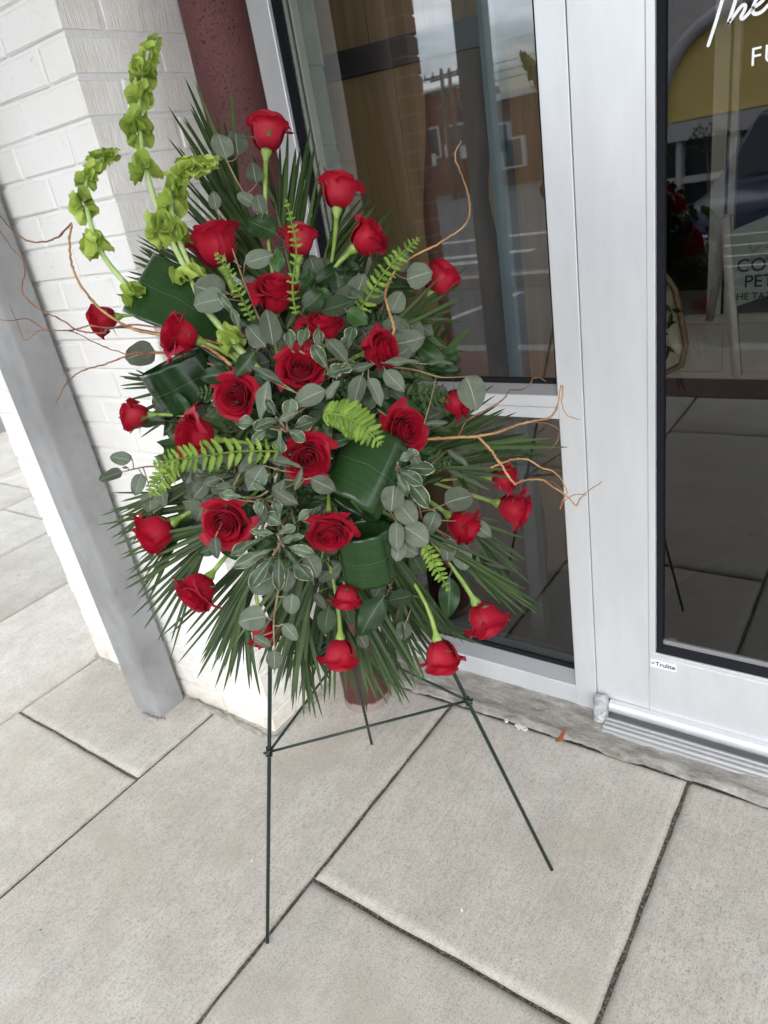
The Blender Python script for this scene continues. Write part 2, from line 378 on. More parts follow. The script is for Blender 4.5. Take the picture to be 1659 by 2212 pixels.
def petal_material():
    t = NT('red_rose_petal'); w = t.coord('Object')
    uv = t.n('UVMap').outputs[0]; sp = t.n('SeparateXYZ'); t.l(uv, sp.inputs[0])
    rnd = t.n('ObjectInfo').outputs['Random']
    vein = t.noise(t.n('Mapping').outputs[0], 3)
    mpn = t.n('Mapping'); mpn.inputs['Scale'].default_value = (26, 2.2, 1); t.l(uv, mpn.inputs['Vector'])
    vein = t.noise(mpn.outputs[0], 1.0, 3)
    c = t.ramp(vein, [(0.3, (0.26, 0.003, 0.018)), (0.7, (0.43, 0.005, 0.027))])
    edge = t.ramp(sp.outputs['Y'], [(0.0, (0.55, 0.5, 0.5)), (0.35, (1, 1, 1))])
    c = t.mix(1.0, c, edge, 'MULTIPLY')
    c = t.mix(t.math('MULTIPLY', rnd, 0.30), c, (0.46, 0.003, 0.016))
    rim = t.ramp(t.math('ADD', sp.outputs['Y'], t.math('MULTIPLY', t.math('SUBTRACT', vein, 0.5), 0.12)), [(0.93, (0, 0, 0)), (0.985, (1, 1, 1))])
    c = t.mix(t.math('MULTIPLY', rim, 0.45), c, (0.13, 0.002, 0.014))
    t.setp('Base Color', c); t.setp('Roughness', 0.52)
    t.setp('Specular IOR Level', 0.30)
    t.setp('Sheen Weight', 0.12); t.setp('Sheen Tint', (1, 0.25, 0.35, 1)); t.setp('Sheen Roughness', 0.45)
    t.setp('Normal', t.bump(vein, 0.16, 0.002))
    tl = t.n('BsdfTranslucent'); tl.inputs[0].default_value = (0.62, 0.006, 0.018, 1)
    ms = t.n('MixShader'); ms.inputs[0].default_value = 0.22
    t.l(t.b.outputs[0], ms.inputs[1]); t.l(tl.outputs[0], ms.inputs[2]); t.l(ms.outputs[0], t.out.inputs[0]); return t.m
petal_material()
def leaf_mat(name, lo, hi, vein, rough, veinw=0.018, side=0.10, trans=0.12, edge=None, stripes=0, spec=0.5, bump=0.2, blotch=0.0):
    t = NT(name)
    uv = t.n('UVMap').outputs[0]; sp = t.n('SeparateXYZ'); t.l(uv, sp.inputs[0])
    x, y = sp.outputs['X'], sp.outputs['Y']
    ax = t.math('ABSOLUTE', t.math('SUBTRACT', x, 0.5))
    oi = t.n('ObjectInfo').outputs['Random']
    cb = t.n('CombineXYZ'); t.l(x, cb.inputs[0]); t.l(y, cb.inputs[1]); t.l(t.math('MULTIPLY', oi, 37.0), cb.inputs[2])
    f = t.noise(cb.outputs[0], 5, 5, 0.6)
    f2 = t.math('ADD', t.math('MULTIPLY', f, 0.45), t.math('MULTIPLY', oi, 0.60))
    c = t.ramp(f2, [(0.15, tuple(v * 0.62 for v in lo)), (0.45, lo), (0.85, hi)])
    if blotch:
        bl = t.ramp(t.noise(cb.outputs[0], 9, 5, 0.7), [(0.5, (0, 0, 0)), (0.66, (1, 1, 1))])
        c = t.mix(t.math('MULTIPLY', bl, blotch), c, tuple(v * 0.55 for v in lo))
    if stripes:
        mpn = t.n('Mapping'); mpn.inputs['Scale'].default_value = (stripes, 0.6, 1); t.l(uv, mpn.inputs['Vector'])
        s_ = t.noise(mpn.outputs[0], 1.0, 2)
        c = t.mix(t.math('MULTIPLY', t.ramp(s_, [(0.35, (1, 1, 1)), (0.6, (0, 0, 0))]), 0.30), c, tuple(v * 0.5 for v in lo))
        hgt = s_
    else:
        ph = t.math('SUBTRACT', t.math('MULTIPLY', y, 46.0), t.math('MULTIPLY', ax, 62.0))
        sv = t.ramp(t.math('SINE', ph), [(0.93, (0, 0, 0)), (1.0, (1, 1, 1))])
        c = t.mix(t.math('MULTIPLY', sv, side * 0.35), c, vein); hgt = t.math('SINE', ph)
    if veinw:
        mr = t.ramp(ax, [(veinw * 0.6, (1, 1, 1)), (veinw * 1.4, (0, 0, 0))])
        c = t.mix(t.math('MULTIPLY', mr, 0.75), c, vein)
    if edge:
        ee = t.math('ADD', t.math('MULTIPLY', ax, 2.0), t.math('MULTIPLY', t.math('SUBTRACT', t.noise(cb.outputs[0], 12, 4), 0.5), 0.40))
        tipf = t.math('MULTIPLY', t.math('POWER', y, 6.0), 0.25)
        c = t.mix(t.ramp(t.math('ADD', ee, tipf), [(0.93, (0, 0, 0)), (0.99, (1, 1, 1))]), c, edge)
    t.setp('Base Color', c); t.setp('Roughness', rough); t.setp('Specular IOR Level', spec * 0.6)
    if bump: t.setp('Normal', t.bump(hgt, bump, 0.002))
    tl = t.n('BsdfTranslucent'); t.l(c, tl.inputs[0])
    ms = t.n('MixShader'); ms.inputs[0].default_value = trans
    t.l(t.b.outputs[0], ms.inputs[1]); t.l(tl.outputs[0], ms.inputs[2]); t.l(ms.outputs[0], t.out.inputs[0]); return t.m
leaf_mat('eucalyptus_leaf', (0.080, 0.098, 0.066), (0.140, 0.168, 0.122), (0.30, 0.36, 0.30), 0.62, 0.016, 0.16, 0.08, blotch=0.25, bump=0.05)
leaf_mat('palm_leaflet', (0.024, 0.050, 0.011), (0.058, 0.098, 0.024), (0.10, 0.17, 0.06), 0.42, 0.03, 0.0, 0.14, stripes=9)
leaf_mat('aspidistra_leaf', (0.008, 0.028, 0.008), (0.020, 0.058, 0.014), (0.05, 0.11, 0.04), 0.24, 0.006, 0.0, 0.05, stripes=42, bump=0.10, spec=0.65)
leaf_mat('glossy_dark_leaf', (0.0144, 0.04, 0.0112), (0.036, 0.092, 0.0224), (0.10, 0.19, 0.06), 0.36, 0.014, 0.22, 0.12, bump=0.08)
leaf_mat('rose_leaf', (0.0425, 0.0723, 0.034), (0.102, 0.1403, 0.0723), (0.20, 0.26, 0.14), 0.55, 0.014, 0.35, 0.12, bump=0.5)
leaf_mat('variegated_leaf', (0.06, 0.092, 0.052), (0.108, 0.148, 0.092), (0.28, 0.34, 0.22), 0.42, 0.02, 0.20, 0.08, edge=(0.46, 0.49, 0.32), bump=0.05)
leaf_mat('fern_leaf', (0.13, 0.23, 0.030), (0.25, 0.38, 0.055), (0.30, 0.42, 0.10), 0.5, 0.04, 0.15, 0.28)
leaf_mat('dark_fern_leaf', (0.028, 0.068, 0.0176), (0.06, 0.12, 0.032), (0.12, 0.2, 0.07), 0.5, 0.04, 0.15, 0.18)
leaf_mat('bell_calyx', (0.31, 0.43, 0.07), (0.53, 0.65, 0.16), (0.40, 0.52, 0.16), 0.48, 0.0, 0.30, 0.35, bump=0.08)
leaf_mat('sepal_green', (0.13, 0.21, 0.055), (0.24, 0.34, 0.13), (0.42, 0.48, 0.26), 0.5, 0.05, 0.1, 0.15)
def stem_mat(name, lo, hi, rough=0.45):
    t = NT(name); w = t.coord('World')
    t.setp('Base Color', t.ramp(t.noise(w, 30, 4), [(0.35, lo), (0.65, hi)])); t.setp('Roughness', rough); return t.m
stem_mat('rose_stem', (0.15, 0.25, 0.040), (0.27, 0.38, 0.085))
stem_mat('ireland_stem', (0.28, 0.40, 0.13), (0.40, 0.52, 0.22))
stem_mat('eucalyptus_twig', (0.20, 0.10, 0.06), (0.30, 0.24, 0.13))
stem_mat('palm_stalk', (0.06, 0.12, 0.03), (0.12, 0.19, 0.06))
stem_mat('curly_willow_bark', (0.10, 0.036, 0.022), (0.28, 0.12, 0.05), 0.4)
stem_mat('golden_willow_bark', (0.25, 0.12, 0.045), (0.48, 0.28, 0.12), 0.4)
stem_mat('woody_twig', (0.10, 0.075, 0.045), (0.20, 0.15, 0.09))
simple('dried_leaf', (0.24, 0.075, 0.02), 0.7)
simple('asphalt', (0.060, 0.062, 0.066), 0.9, nscale=60, nstr=0.5, var=0.15)
simple('red_paver', (0.11, 0.055, 0.045), 0.85, nscale=80, nstr=0.4, var=0.25, vscale=14)
simple('kerb_concrete', (0.24, 0.23, 0.22), 0.9, nscale=60, nstr=0.4, var=0.1)
simple('road_paint', (0.36, 0.36, 0.35), 0.7, var=0.5, vscale=3)
simple('far_red_brick', (0.13, 0.05, 0.036), 0.9, nscale=6, nstr=0.5, var=0.15, vscale=3)
simple('yellow_stucco', (0.82, 0.60, 0.20), 0.9, var=0.05)
simple('pale_trim', (0.50, 0.47, 0.46), 0.8)
simple('far_glass', (0.02, 0.025, 0.03), 0.15)
simple('car_paint', (0.012, 0.018, 0.05), 0.16, 0.3)
simple('chrome', (0.65, 0.67, 0.7), 0.15, 1.0)
simple('tyre_rubber', (0.015, 0.015, 0.015), 0.8)
simple('headlight_lens', (0.6, 0.65, 0.7), 0.1)
simple('brown_shrub', (0.10, 0.03, 0.022), 0.8, var=0.4)
simple('tree_green', (0.035, 0.05, 0.02), 0.8, var=0.4)
simple('pole_wood', (0.13, 0.10, 0.08), 0.9)
simple('white_paint_chip', (0.58, 0.58, 0.56), 0.8)
M = MATS

# ================================================================== the setting
# pavement of separate slabs
base = box('sidewalk', -9.0, 4.0, -1.24, 1.42, -0.16, -0.012, M['joint_dirt'])
tag(base, kind='structure')
box_far = box('sidewalk_recess', -9.0, -2.45, 1.425, 4.0, -0.16, -0.014, M['joint_dirt']); tag(box_far, kind='structure')
def slab(x0, x1, y0, y1, parent):
    G_ = {-0.325: 0.0050, -1.027: 0.0052, -1.737: 0.0042, -2.44: 0.0036}
    gx0, gx1 = G_.get(x0, 0.0027), G_.get(x1, 0.0027); gy0 = gy1 = 0.0048 if x0 > -2.5 else 0.003
    w_, h_ = x1 - x0, y1 - y0
    bm = bmesh.new()
    near = x0 > -2.5 and x1 < 0.5 and y1 > 0; st_ = 0.03 if near else 0.15
    nx, ny = max(2, int(w_ / st_)), max(2, int(h_ / st_))
    e = 0.016
    xs = [x0 + gx0, x0 + gx0 + 0.006, x0 + gx0 + e] + [x0 + w_ * i / nx for i in range(1, nx) if 0.028 < w_ * i / nx < w_ - 0.028] + [x1 - gx1 - e, x1 - gx1 - 0.006, x1 - gx1]
    ys = [y0 + gy0, y0 + gy0 + 0.006, y0 + gy0 + e] + [y0 + h_ * i / ny for i in range(1, ny) if 0.028 < h_ * i / ny < h_ - 0.028] + [y1 - gy1 - e, y1 - gy1 - 0.006, y1 - gy1]
    tilt = (U(-0.0012, 0.0012), U(-0.0012, 0.0012)); lift = U(-0.002, 0.0)
    rows = []
    for j, y in enumerate(ys):
        row = []
        for i, x in enumerate(xs):
            ei = min(i, len(xs) - 1 - i); ej = min(j, len(ys) - 1 - j); k = min(ei, ej)
            z = lift + tilt[0] * (x - x0 - w_ / 2) + tilt[1] * (y - y0 - h_ / 2)
            z += (-0.010, -0.0040, 0.0)[k] if k < 3 else 0.0
            wob = (0.0022 * mnoise.noise(Vector((x * 9, y * 9, 3.1 + x0))) + 0.0022 * mnoise.noise(Vector((x * 33, y * 33, 1.1 + y0)))) if k == 0 else 0
            xx = x + (wob if ei == 0 else 0); yy = y + (wob if ej == 0 else 0)
            if k >= 2: z += 0.0010 * mnoise.noise(Vector((x * 4, y * 4, 0)))
            row.append(bm.verts.new((xx, yy, z)))
        rows.append(row)
    for j in range(len(ys) - 1):
        for i in range(len(xs) - 1):
            f = bm.faces.new((rows[j][i], rows[j][i + 1], rows[j + 1][i + 1], rows[j + 1][i])); f.smooth = True
    border = [rows[0][i] for i in range(len(xs))] + [rows[j][-1] for j in range(1, len(ys))] + [rows[-1][i] for i in range(len(xs) - 2, -1, -1)] + [rows[j][0] for j in range(len(ys) - 2, 0, -1)]
    low = [bm.verts.new((v.co.x, v.co.y, -0.06)) for v in border]
    for i in range(len(border)):
        j = (i + 1) % len(border); bm.faces.new((border[i], low[i], low[j], border[j]))
    me = bpy.data.meshes.new('slab'); bm.to_mesh(me); bm.free()
    return link('slab', me, M['concrete_paving'], parent)
XJ = [-6.72, -6.0, -5.29, -4.58, -3.87, -3.165, -2.44, -1.737, -1.027, -0.325, 0.385, 1.095, 1.805, 2.515, 3.2]
for k in range(len(XJ) - 1):
    a, b = XJ[k], XJ[k + 1]
    odd = k % 2
    if b < -2.4:
        ys = [-1.235, -0.55, 0.36 if odd else 0.72, 1.78, 3.0] if odd else [-1.235, 0.0, 0.72, 2.05, 3.2]
    else:
        ys = [-1.235, -0.66, 0.715, 1.405] if odd == 0 else [-1.235, -0.02, 1.405]
    if abs(b + 0.325) < 1e-3 or abs(a + 0.325) < 1e-3:
        pass
    for y0, y1 in zip(ys[:-1], ys[1:]): slab(a, b, y0, y1, base if y0 < 1.4 else box_far)

# mortar strip at the foot of the shop front
def strip_fn(u, v):
    x = -1.47 + u * 5.0
    n1 = mnoise.noise(Vector((x * 7, v * 3, 1.0))); n2 = mnoise.noise(Vector((x * 28, v * 9, 4.0)))
    y0 = 1.398 + 0.012 * mnoise.noise(Vector((x * 9, 0, 8))) + 0.007 * mnoise.noise(Vector((x * 40, 0, 2)))
    if x < -0.95: y0 += 0.0
    y = y0 + (1.56 - y0) * v
    z = 0.002 + 0.006 * v + 0.007 * n1 * math.sin(math.pi * min(1, v * 1.2)) + 0.004 * n2 + (0.010 * math.exp(-((v - 0.12) / 0.08) ** 2))
    if v == 0: z = -0.003
    return (x, y, z)
cs = link('kerb_mortar', grid('kerb_mortar', 320, 12, strip_fn), M['grey_mortar']); tag(cs, kind='structure')
# ridge of mortar round the pillar foot
def rope(pts, r, name, label):
    c = catmull([Vector(p) for p in pts], 22)
    rr = [0.8 * r * (0.78 + 0.35 * mnoise.noise(Vector((i * 0.23, r * 900, 0))) + 0.25 * mnoise.noise(Vector((i * 0.9, 7, 0)))) for i in range(len(c))]
    c = [Vector((p.x, p.y, p.z - 0.4 * r)) + Vector((0.004 * mnoise.noise(Vector((i * 0.2, 0, 5))), 0.006 * mnoise.noise(Vector((i * 0.27, 9, 5))), 0)) for i, p in enumerate(c)]
    o = link(name, tube_mesh(name, c, rr, 9, True, 0.10), M['grey_mortar']); tag(o, label, 'mortar'); return o
rope([(-1.87, 1.035, 0.0), (-1.7, 1.032, 0.003), (-1.55, 1.026, 0.001), (-1.455, 1.03, 0.0), (-1.445, 1.12, 0.0), (-1.448, 1.3, 0.0)], 0.019, 'mortar_fillet', 'lumpy grey mortar bead along the foot of the white brick pillar')
rope([(-2.46, 1.06, 0.0), (-2.3, 1.045, 0.002), (-2.03, 1.035, 0.0)], 0.022, 'mortar_fillet', 'cracked grey mortar bead left of the grey steel post')
rope([(-1.975, 0.916, -0.002), (-1.90, 0.914, 0.001), (-1.872, 0.93, 0.0)], 0.012, 'mortar_fillet', 'crumbled concrete patch at the front corner of the grey steel post')

# ------------------------------------------------------------------ white brick pillar
PX0, PX1, PYF, PYB = -2.44, -1.465, 1.05, 1.60
pil = empty('brick_pillar', (-1.95, 1.3, 0), 'white painted brick pillar behind the flower stand, stained along its combed side face', 'pillar')
# core (mortar), just behind the brick faces
core_m = join_mesh('mortar', [box_mesh('a', PX0 + 0.006, PX1 - 0.0065, PYF + 0.0065, 1.53, -0.05, 3.3)])
link('mortar', core_m, M['white_painted_brick'], pil)
COURSE, BL, BW = 0.0783, 0.225, 0.105
nb = [0]
def brick(x0, x1, y0, y1, z0, z1, mat):
    j = 0.004
    me = box_mesh('brick', x0 + j, x1 - j, y0 + j if y0 > PYF + 0.01 else y0, y1 - j, z0 + j, z1 - j, 0.0042, 1, 0.0009)
    if mat is None:
        me.materials.append(M['white_painted_brick']); me.materials.append(M['combed_painted_brick'])
        for p in me.polygons:
            if p.normal.x > 0.75: p.material_index = 1
        link('brick', me, None, pil)
    else: link('brick', me, mat, pil)
    nb[0] += 1
row0 = 1.861 - 23 * COURSE - COURSE
z = -0.015; ci = 0
while z < 2.14:
    z1 = z + COURSE
    jx = U(-0.001, 0.001)
    par = (round((1.861 - z) / COURSE)) % 2
    D_ = 0.10
    if par == 0:      # stretcher of the white face at the corner
        brick(PX1 - 0.23, PX1, PYF + jx, PYF + BW, z, z1, None); x = PX1 - 0.23; ystart = PYF + BW
    else:             # stretcher runs along the side face, header on the white face
        brick(PX1 - BW, PX1, PYF + jx, PYF + 0.235, z, z1, None); x = PX1 - BW; ystart = PYF + 0.235
    while x > PX0 + 0.02:
        xa = max(PX0, x - BL)
        if xa - PX0 < 0.04: xa = PX0
        o_ = U(-0.0015, 0.0015)
        brick(xa + (U(0, 0.01) if xa == PX0 else 0), x, PYF + o_, PYF + D_, z, z1, M['white_painted_brick']); x = xa
    y = ystart
    while y < 1.52:
        ya = min(1.535, y + BL); brick(PX1 - D_, PX1 + U(-0.0015, 0.0015), y, ya, z, z1, M['combed_painted_brick']); y = ya
    z = z1
# ------------------------------------------------------------------ grey steel post and red column
post = empty('steel_post', (-1.955, 0.98, 0), 'grey painted square steel post standing in front of the white brick pillar', 'post')
smooth(box('shaft', -2.025, -1.886, 0.925, 1.030, -0.02, 3.2, M['grey_post_paint'], post, 0.009, 3))
me = box_mesh('shaft2', -6.95, -6.55, 2.6, 2.9, -0.05, 3.2, 0.01, 2)
o = link('steel_post', me, M['grey_post_paint']); tag(o, 'far grey post base just visible beyond the left edge of the white brick pillar', 'post')
def col_fn(u, v):
    a = u * 2 * math.pi; z_ = v ** 2 * 3.2 - 0.01
    r = 0.0705 + 0.004 * math.exp(-(z_ / 0.03) ** 2) * (1 + 0.5 * mnoise.noise(Vector((math.cos(a) * 3, math.sin(a) * 3, 0))))
    return (-1.292 + r * math.cos(a), 1.307 + r * math.sin(a), z_)
rc = link('round_column', grid('round_column', 48, 60, col_fn, True), M['maroon_pitted_paint'])
tag(rc, 'round maroon painted steel column with white salt crust at its foot', 'column')

# ------------------------------------------------------------------ shop front
SF = 1.54
win = empty('shop_window', (-1.0, SF, 0), 'tall shop window in a silver aluminium frame behind the flowers', 'window')
A = M['anodised_aluminium']; FD = 0.11
box('left_jamb', -1.464, -1.342, SF, SF + FD, 0.075, 3.2, A, win, 0.0015)
box('mullion', -0.676, -0.6135, SF - 0.001, SF + FD, -0.012, 3.2, A, win, 0.0015)
box('sill', -1.464, -0.6765, SF, SF + FD, 0.004, 0.0735, A, win, 0.0015)
sl = mesh_of('sill_stop', [(-1.342, SF + 0.004, 0.074), (-0.6765, SF + 0.004, 0.074), (-0.6765, SF + 0.034, 0.105), (-1.342, SF + 0.034, 0.105), (-1.342, SF + 0.036, 0.074), (-0.6765, SF + 0.036, 0.074)], [(0, 1, 2, 3), (3, 2, 5, 4)])
link('sill_stop', sl, M['glazing_stop_grey'], win)
box('transom', -1.342, -0.6765, SF, SF + FD, 0.901, 0.9295, A, win, 0.0012)
box('transom', -1.342, -0.6765, SF, SF + FD, 0.9305, 0.960, A, win, 0.0012)
st = mesh_of('transom_stop', [(-1.342, SF + 0.004, 0.9602), (-0.6765, SF + 0.004, 0.9602), (-0.6765, SF + 0.022, 0.982), (-1.342, SF + 0.022, 0.982)], [(0, 1, 2, 3)])
link('transom_stop', st, M['glazing_stop_grey'], win)
box('gasket', -1.342, -0.6765, SF + 0.0225, SF + 0.030, 0.978, 0.995, M['rubber_gasket'], win)
box('gasket', -1.342, -0.6765, SF + 0.0345, SF + 0.040, 0.098, 0.121, M['rubber_gasket'], win)
box('gasket', -1.342, -1.322, SF + 0.012, SF + 0.026, 0.985, 3.2, M['rubber_gasket'], win)
box('gasket', -0.684, -0.6765, SF + 0.012, SF + 0.026, 0.985, 3.2, M['rubber_gasket'], win)
box('spacer', -1.322, -1.314, SF + 0.030, SF + 0.052, 0.985, 3.2, M['glazing_spacer'], win)
box('spacer', -1.3138, -1.3105, SF + 0.034, SF + 0.056, 0.985, 3.2, M['rubber_gasket'], win)
box('spacer', -1.311, -1.304, SF + 0.038, SF + 0.060, 0.985, 3.2, M['glazing_spacer'], win)
box('pane', -1.342, -0.6765, SF + 0.028, SF + 0.034, 0.980, 3.2, M['window_glass'], win)
box('pane', -1.342, -0.6765, SF + 0.038, SF + 0.044, 0.100, 0.901, M['door_glass'], win)
box('inner_frame', -1.342, -0.6765, SF + 0.045, SF + 0.070, 0.075, 0.145, M['blue_grey_steel'], win)

door = empty('shop_door', (-0.1, SF, 0.06), 'silver aluminium and dark glass shop entrance door with white lettering', 'door')
DX0, DX1 = -0.6115, 0.52
box('stile', DX0, -0.466, SF + 0.001, SF + 0.05, 0.062, 2.9, A, door, 0.0012)
box('stile', -0.4652, -0.449, SF - 0.001, SF + 0.05, 0.262, 2.9, A, door, 0.0012)
box('stile', 0.37, DX1, SF + 0.001, SF + 0.05, 0.062, 2.9, A, door, 0.0012)
box('bottom_rail', -0.4652, 0.369, SF, SF + 0.05, 0.0622, 0.247, A, door, 0.0012)
box('bottom_rail', -0.4652, 0.369, SF - 0.001, SF + 0.05, 0.248, 0.262, A, door, 0.0012)
box('gasket', -0.449, -0.434, SF + 0.010, SF + 0.028, 0.262, 2.9, M['rubber_gasket'], door)
g1 = mesh_of('gasket', [(-0.449, SF + 0.004, 0.2622), (0.369, SF + 0.004, 0.2622), (0.369, SF + 0.02, 0.285), (-0.449, SF + 0.02, 0.285)], [(0, 1, 2, 3)])
link('gasket', g1, M['rubber_gasket'], door)
box('gasket', -0.434, 0.369, SF + 0.014, SF + 0.026, 0.2852, 0.298, M['glazing_stop_grey'], door, 0.002)
box('pane', -0.449, 0.369, SF + 0.020, SF + 0.027, 0.262, 2.9, M['door_glass'], door)
# maker's sticker on the bottom rail
stk = box('sticker', -0.4605, -0.396, SF - 0.0022, SF - 0.0008, 0.2165, 0.2405, M['sticker_paper'], door)
def text(name, body, size, loc, mat, parent=None, ext=0.0004, shear=0.0, spacing=1.0, rot=None, bold=0.0):
    cu = bpy.data.curves.new(name, 'FONT'); cu.body = body; cu.size = size; cu.extrude = ext; cu.shear = shear; cu.space_character = spacing; cu.offset = bold
    tmp = bpy.data.objects.new('tmp', cu); COL.objects.link(tmp)
    bpy.context.view_layer.update()
    me_ = bpy.data.meshes.new_from_object(tmp); bpy.data.objects.remove(tmp)
    o_ = link(name, me_, mat, parent)
    o_.matrix_basis = Matrix.Translation(Vector(loc)) @ (rot if rot is not None else Matrix.Identity(4)) @ Matrix.Rotation(math.pi / 2, 4, 'X')
    return o_
text('sticker_print', 'Trulite', 0.0185, (-0.4485, SF - 0.0026, 0.2235), M['navy_ink'], door, bold=0.0003)
mk = mesh_of('sticker_mark', [(-0.4595, SF - 0.0027, 0.2295), (-0.4545, SF - 0.0027, 0.2345), (-0.4495, SF - 0.0027, 0.2295), (-0.4545, SF - 0.0027, 0.2245), (-0.4572, SF - 0.0028, 0.2295), (-0.4545, SF - 0.0028, 0.2322), (-0.4522, SF - 0.0028, 0.2295), (-0.4545, SF - 0.0028, 0.2268)],
             [(0, 1, 5, 4), (1, 2, 6, 5), (2, 3, 7, 6), (3, 0, 4, 7)])
link('sticker_mark', mk, M['navy_ink'], door)
# white lettering on the glass: script word cut by the picture edge, then capitals
GL = SF + 0.0185
def stroke(pts, wpx, parent):
    c = catmull([PY(x, y, GL) for x, y in pts], 8); n = len(c); w_ = wpx * depth(c[0]) / FPX / 2
    vv, ff = [], []
    for i, p in enumerate(c):
        t = (c[min(i + 1, n - 1)] - c[max(i - 1, 0)]).normalized(); nn = Vector((-t.z, 0, t.x))
        k = w_ * (0.75 if i in (0, n - 1) else 1)
        vv += [p + nn * k, p - nn * k]
    for i in range(n - 1): ff.append((2 * i, 2 * i + 1, 2 * i + 3, 2 * i + 2))
    b_ = len(vv); cc = [c[0], c[-1]]
    for q in cc:
        st_ = len(vv); vv.extend([q + Vector((math.cos(a) * w_ * 0.97, -0.0002, math.sin(a) * w_ * 0.97)) for a in [2 * math.pi * k / 12 for k in range(12)]]); ff.append(tuple(range(st_, st_ + 12)))
    o_ = link('lettering', mesh_of('lettering', vv, ff), M['white_vinyl'], parent)
    return o_
stroke([(1582, -75), (1572, -40), (1562, -6), (1553, 25), (1543, 58), (1530, 98)], 7.5, door)
stroke([(1606, -75), (1600, -40), (1589, 0), (1573, 51)], 8, door)
stroke([(1573, 51), (1587, 32), (1602, 13), (1610, 12), (1608, 22), (1601, 36), (1605, 40), (1616, 30), (1626, 18), (1640, 8), (1650, -2), (1655, -14), (1648, -18), (1636, -5), (1627, 14), (1627, 27), (1634, 30), (1647, 24), (1664, 6), (1680, -12)], 7, door)
pf = PY(1619, 144, GL)
text('lettering', 'FU', 0.0395, (pf.x, GL - 0.0004, pf.z), M['white_vinyl'], door, ext=0.0002, spacing=1.15)
# etched glass maker's stamp, low in the corner of the door glass
stv, stf = [], []
for i in range(5):
    for j in range(7 - (i // 3)):
        a = PY(1444 + j * 2.9 + i * 0.2, 1391 - i * 3.2 + j * 0.55, GL + 0.001); k = len(stv)
        stv += [a, a + Vector((0.0016, 0, 0)), a + Vector((0.0016, 0, 0.0018)), a + Vector((0, 0, 0.0018))]; stf.append((k, k + 1, k + 2, k + 3))
link('etched_stamp', mesh_of('etched_stamp', stv, stf), M['glazing_stop_grey'], door)
# threshold, weather bar and pivot cover
thr = empty('door_threshold', (-0.1, 1.48, 0), 'ribbed aluminium threshold and weather bar below the glass door', 'threshold')
def extrude_x(name, prof, x0, x1, mat, parent, sm=True):
    n = len(prof); vv = [(x0, y, z_) for y, z_ in prof] + [(x1, y, z_) for y, z_ in prof]
    ff = [(i, i + 1, n + i + 1, n + i) for i in range(n - 1)]
    o_ = link(name, mesh_of(name, vv, ff, sm), mat, parent); return o_
arc = [(1.545 - 0.016 - 0.014 * math.cos(a), 0.040 + 0.024 * math.sin(a)) for a in [math.pi / 2 - k * math.pi / 10 for k in range(11)]]
arc = [(1.539 - 0.020 * math.cos(math.radians(a)), 0.046 + 0.018 * math.sin(math.radians(a))) for a in range(90, -31, -15)] + [(1.5235, 0.030), (1.539, 0.027)]
extrude_x('weather_bar', arc, -0.573, 0.52, A, thr)
rib = [(1.562, 0.060), (1.562, 0.010), (1.524, 0.010)]
for k in range(3):
    yk = 1.518 - k * 0.0150
    rib += [(yk, 0.012 - k * 0.0015), (yk - 0.003, 0.0175 - k * 0.0015), (yk - 0.009, 0.0175 - k * 0.0015), (yk - 0.012, 0.012 - k * 0.0015)]
rib += [(1.470, 0.007), (1.462, 0.0)]
extrude_x('ribbed_plate', rib, -0.575, 0.52, M['worn_aluminium'], thr, False)
def cap_fn(u, v):
    a = u * 2 * math.pi; zc = -0.012 + 0.098 * v
    sq = 1.0 / max(abs(math.cos(a)), abs(math.sin(a))) ** 0.55
    s_ = (1.10 - 0.16 * math.sin(v * math.pi) if v < 0.9 else 0.95) * (1 + 0.04 * mnoise.noise(Vector((a * 2, v * 6, 0))))
    if v > 0.86: s_ *= max(0.02, math.cos((v - 0.86) / 0.14 * math.pi / 2))
    return (-0.5935 + 0.0195 * sq * math.cos(a) * s_, 1.520 + 0.021 * sq * math.sin(a) * s_ - 0.008 * (1 - v), zc if v <= 0.86 else -0.012 + 0.098 * 0.86 + 0.010 * math.sin((v - 0.86) / 0.14 * math.pi / 2))
link('pivot_cover', grid('pivot_cover', 28, 24, cap_fn, True), M['weathered_zinc_cap'], door)
# wall above the shop front (out of the picture, but it shades and reflects)
o = box('upper_wall', -9, 6, 1.30, 1.9, 3.2, 5.0, M['white_painted_brick']); tag(o, 'white painted wall above the shop front', 'wall')
o = box('shop_side_wall', 0.53, 6, 1.54, 1.9, -0.05, 3.2, M['white_painted_brick']); tag(o, 'white painted wall to the right of the glass door', 'wall')
o = box('shop_side_wall', -9, -6.9, 2.0, 2.4, -0.05, 3.2, M['white_painted_brick']); tag(o, 'white painted wall far beyond the left edge of the brick pillar', 'wall')

o = box('canopy', -9, 6, -1.35, 1.30, 3.25, 3.40, M['white_painted_brick']); tag(o, 'flat white canopy over the pavement in front of the shop', 'canopy')

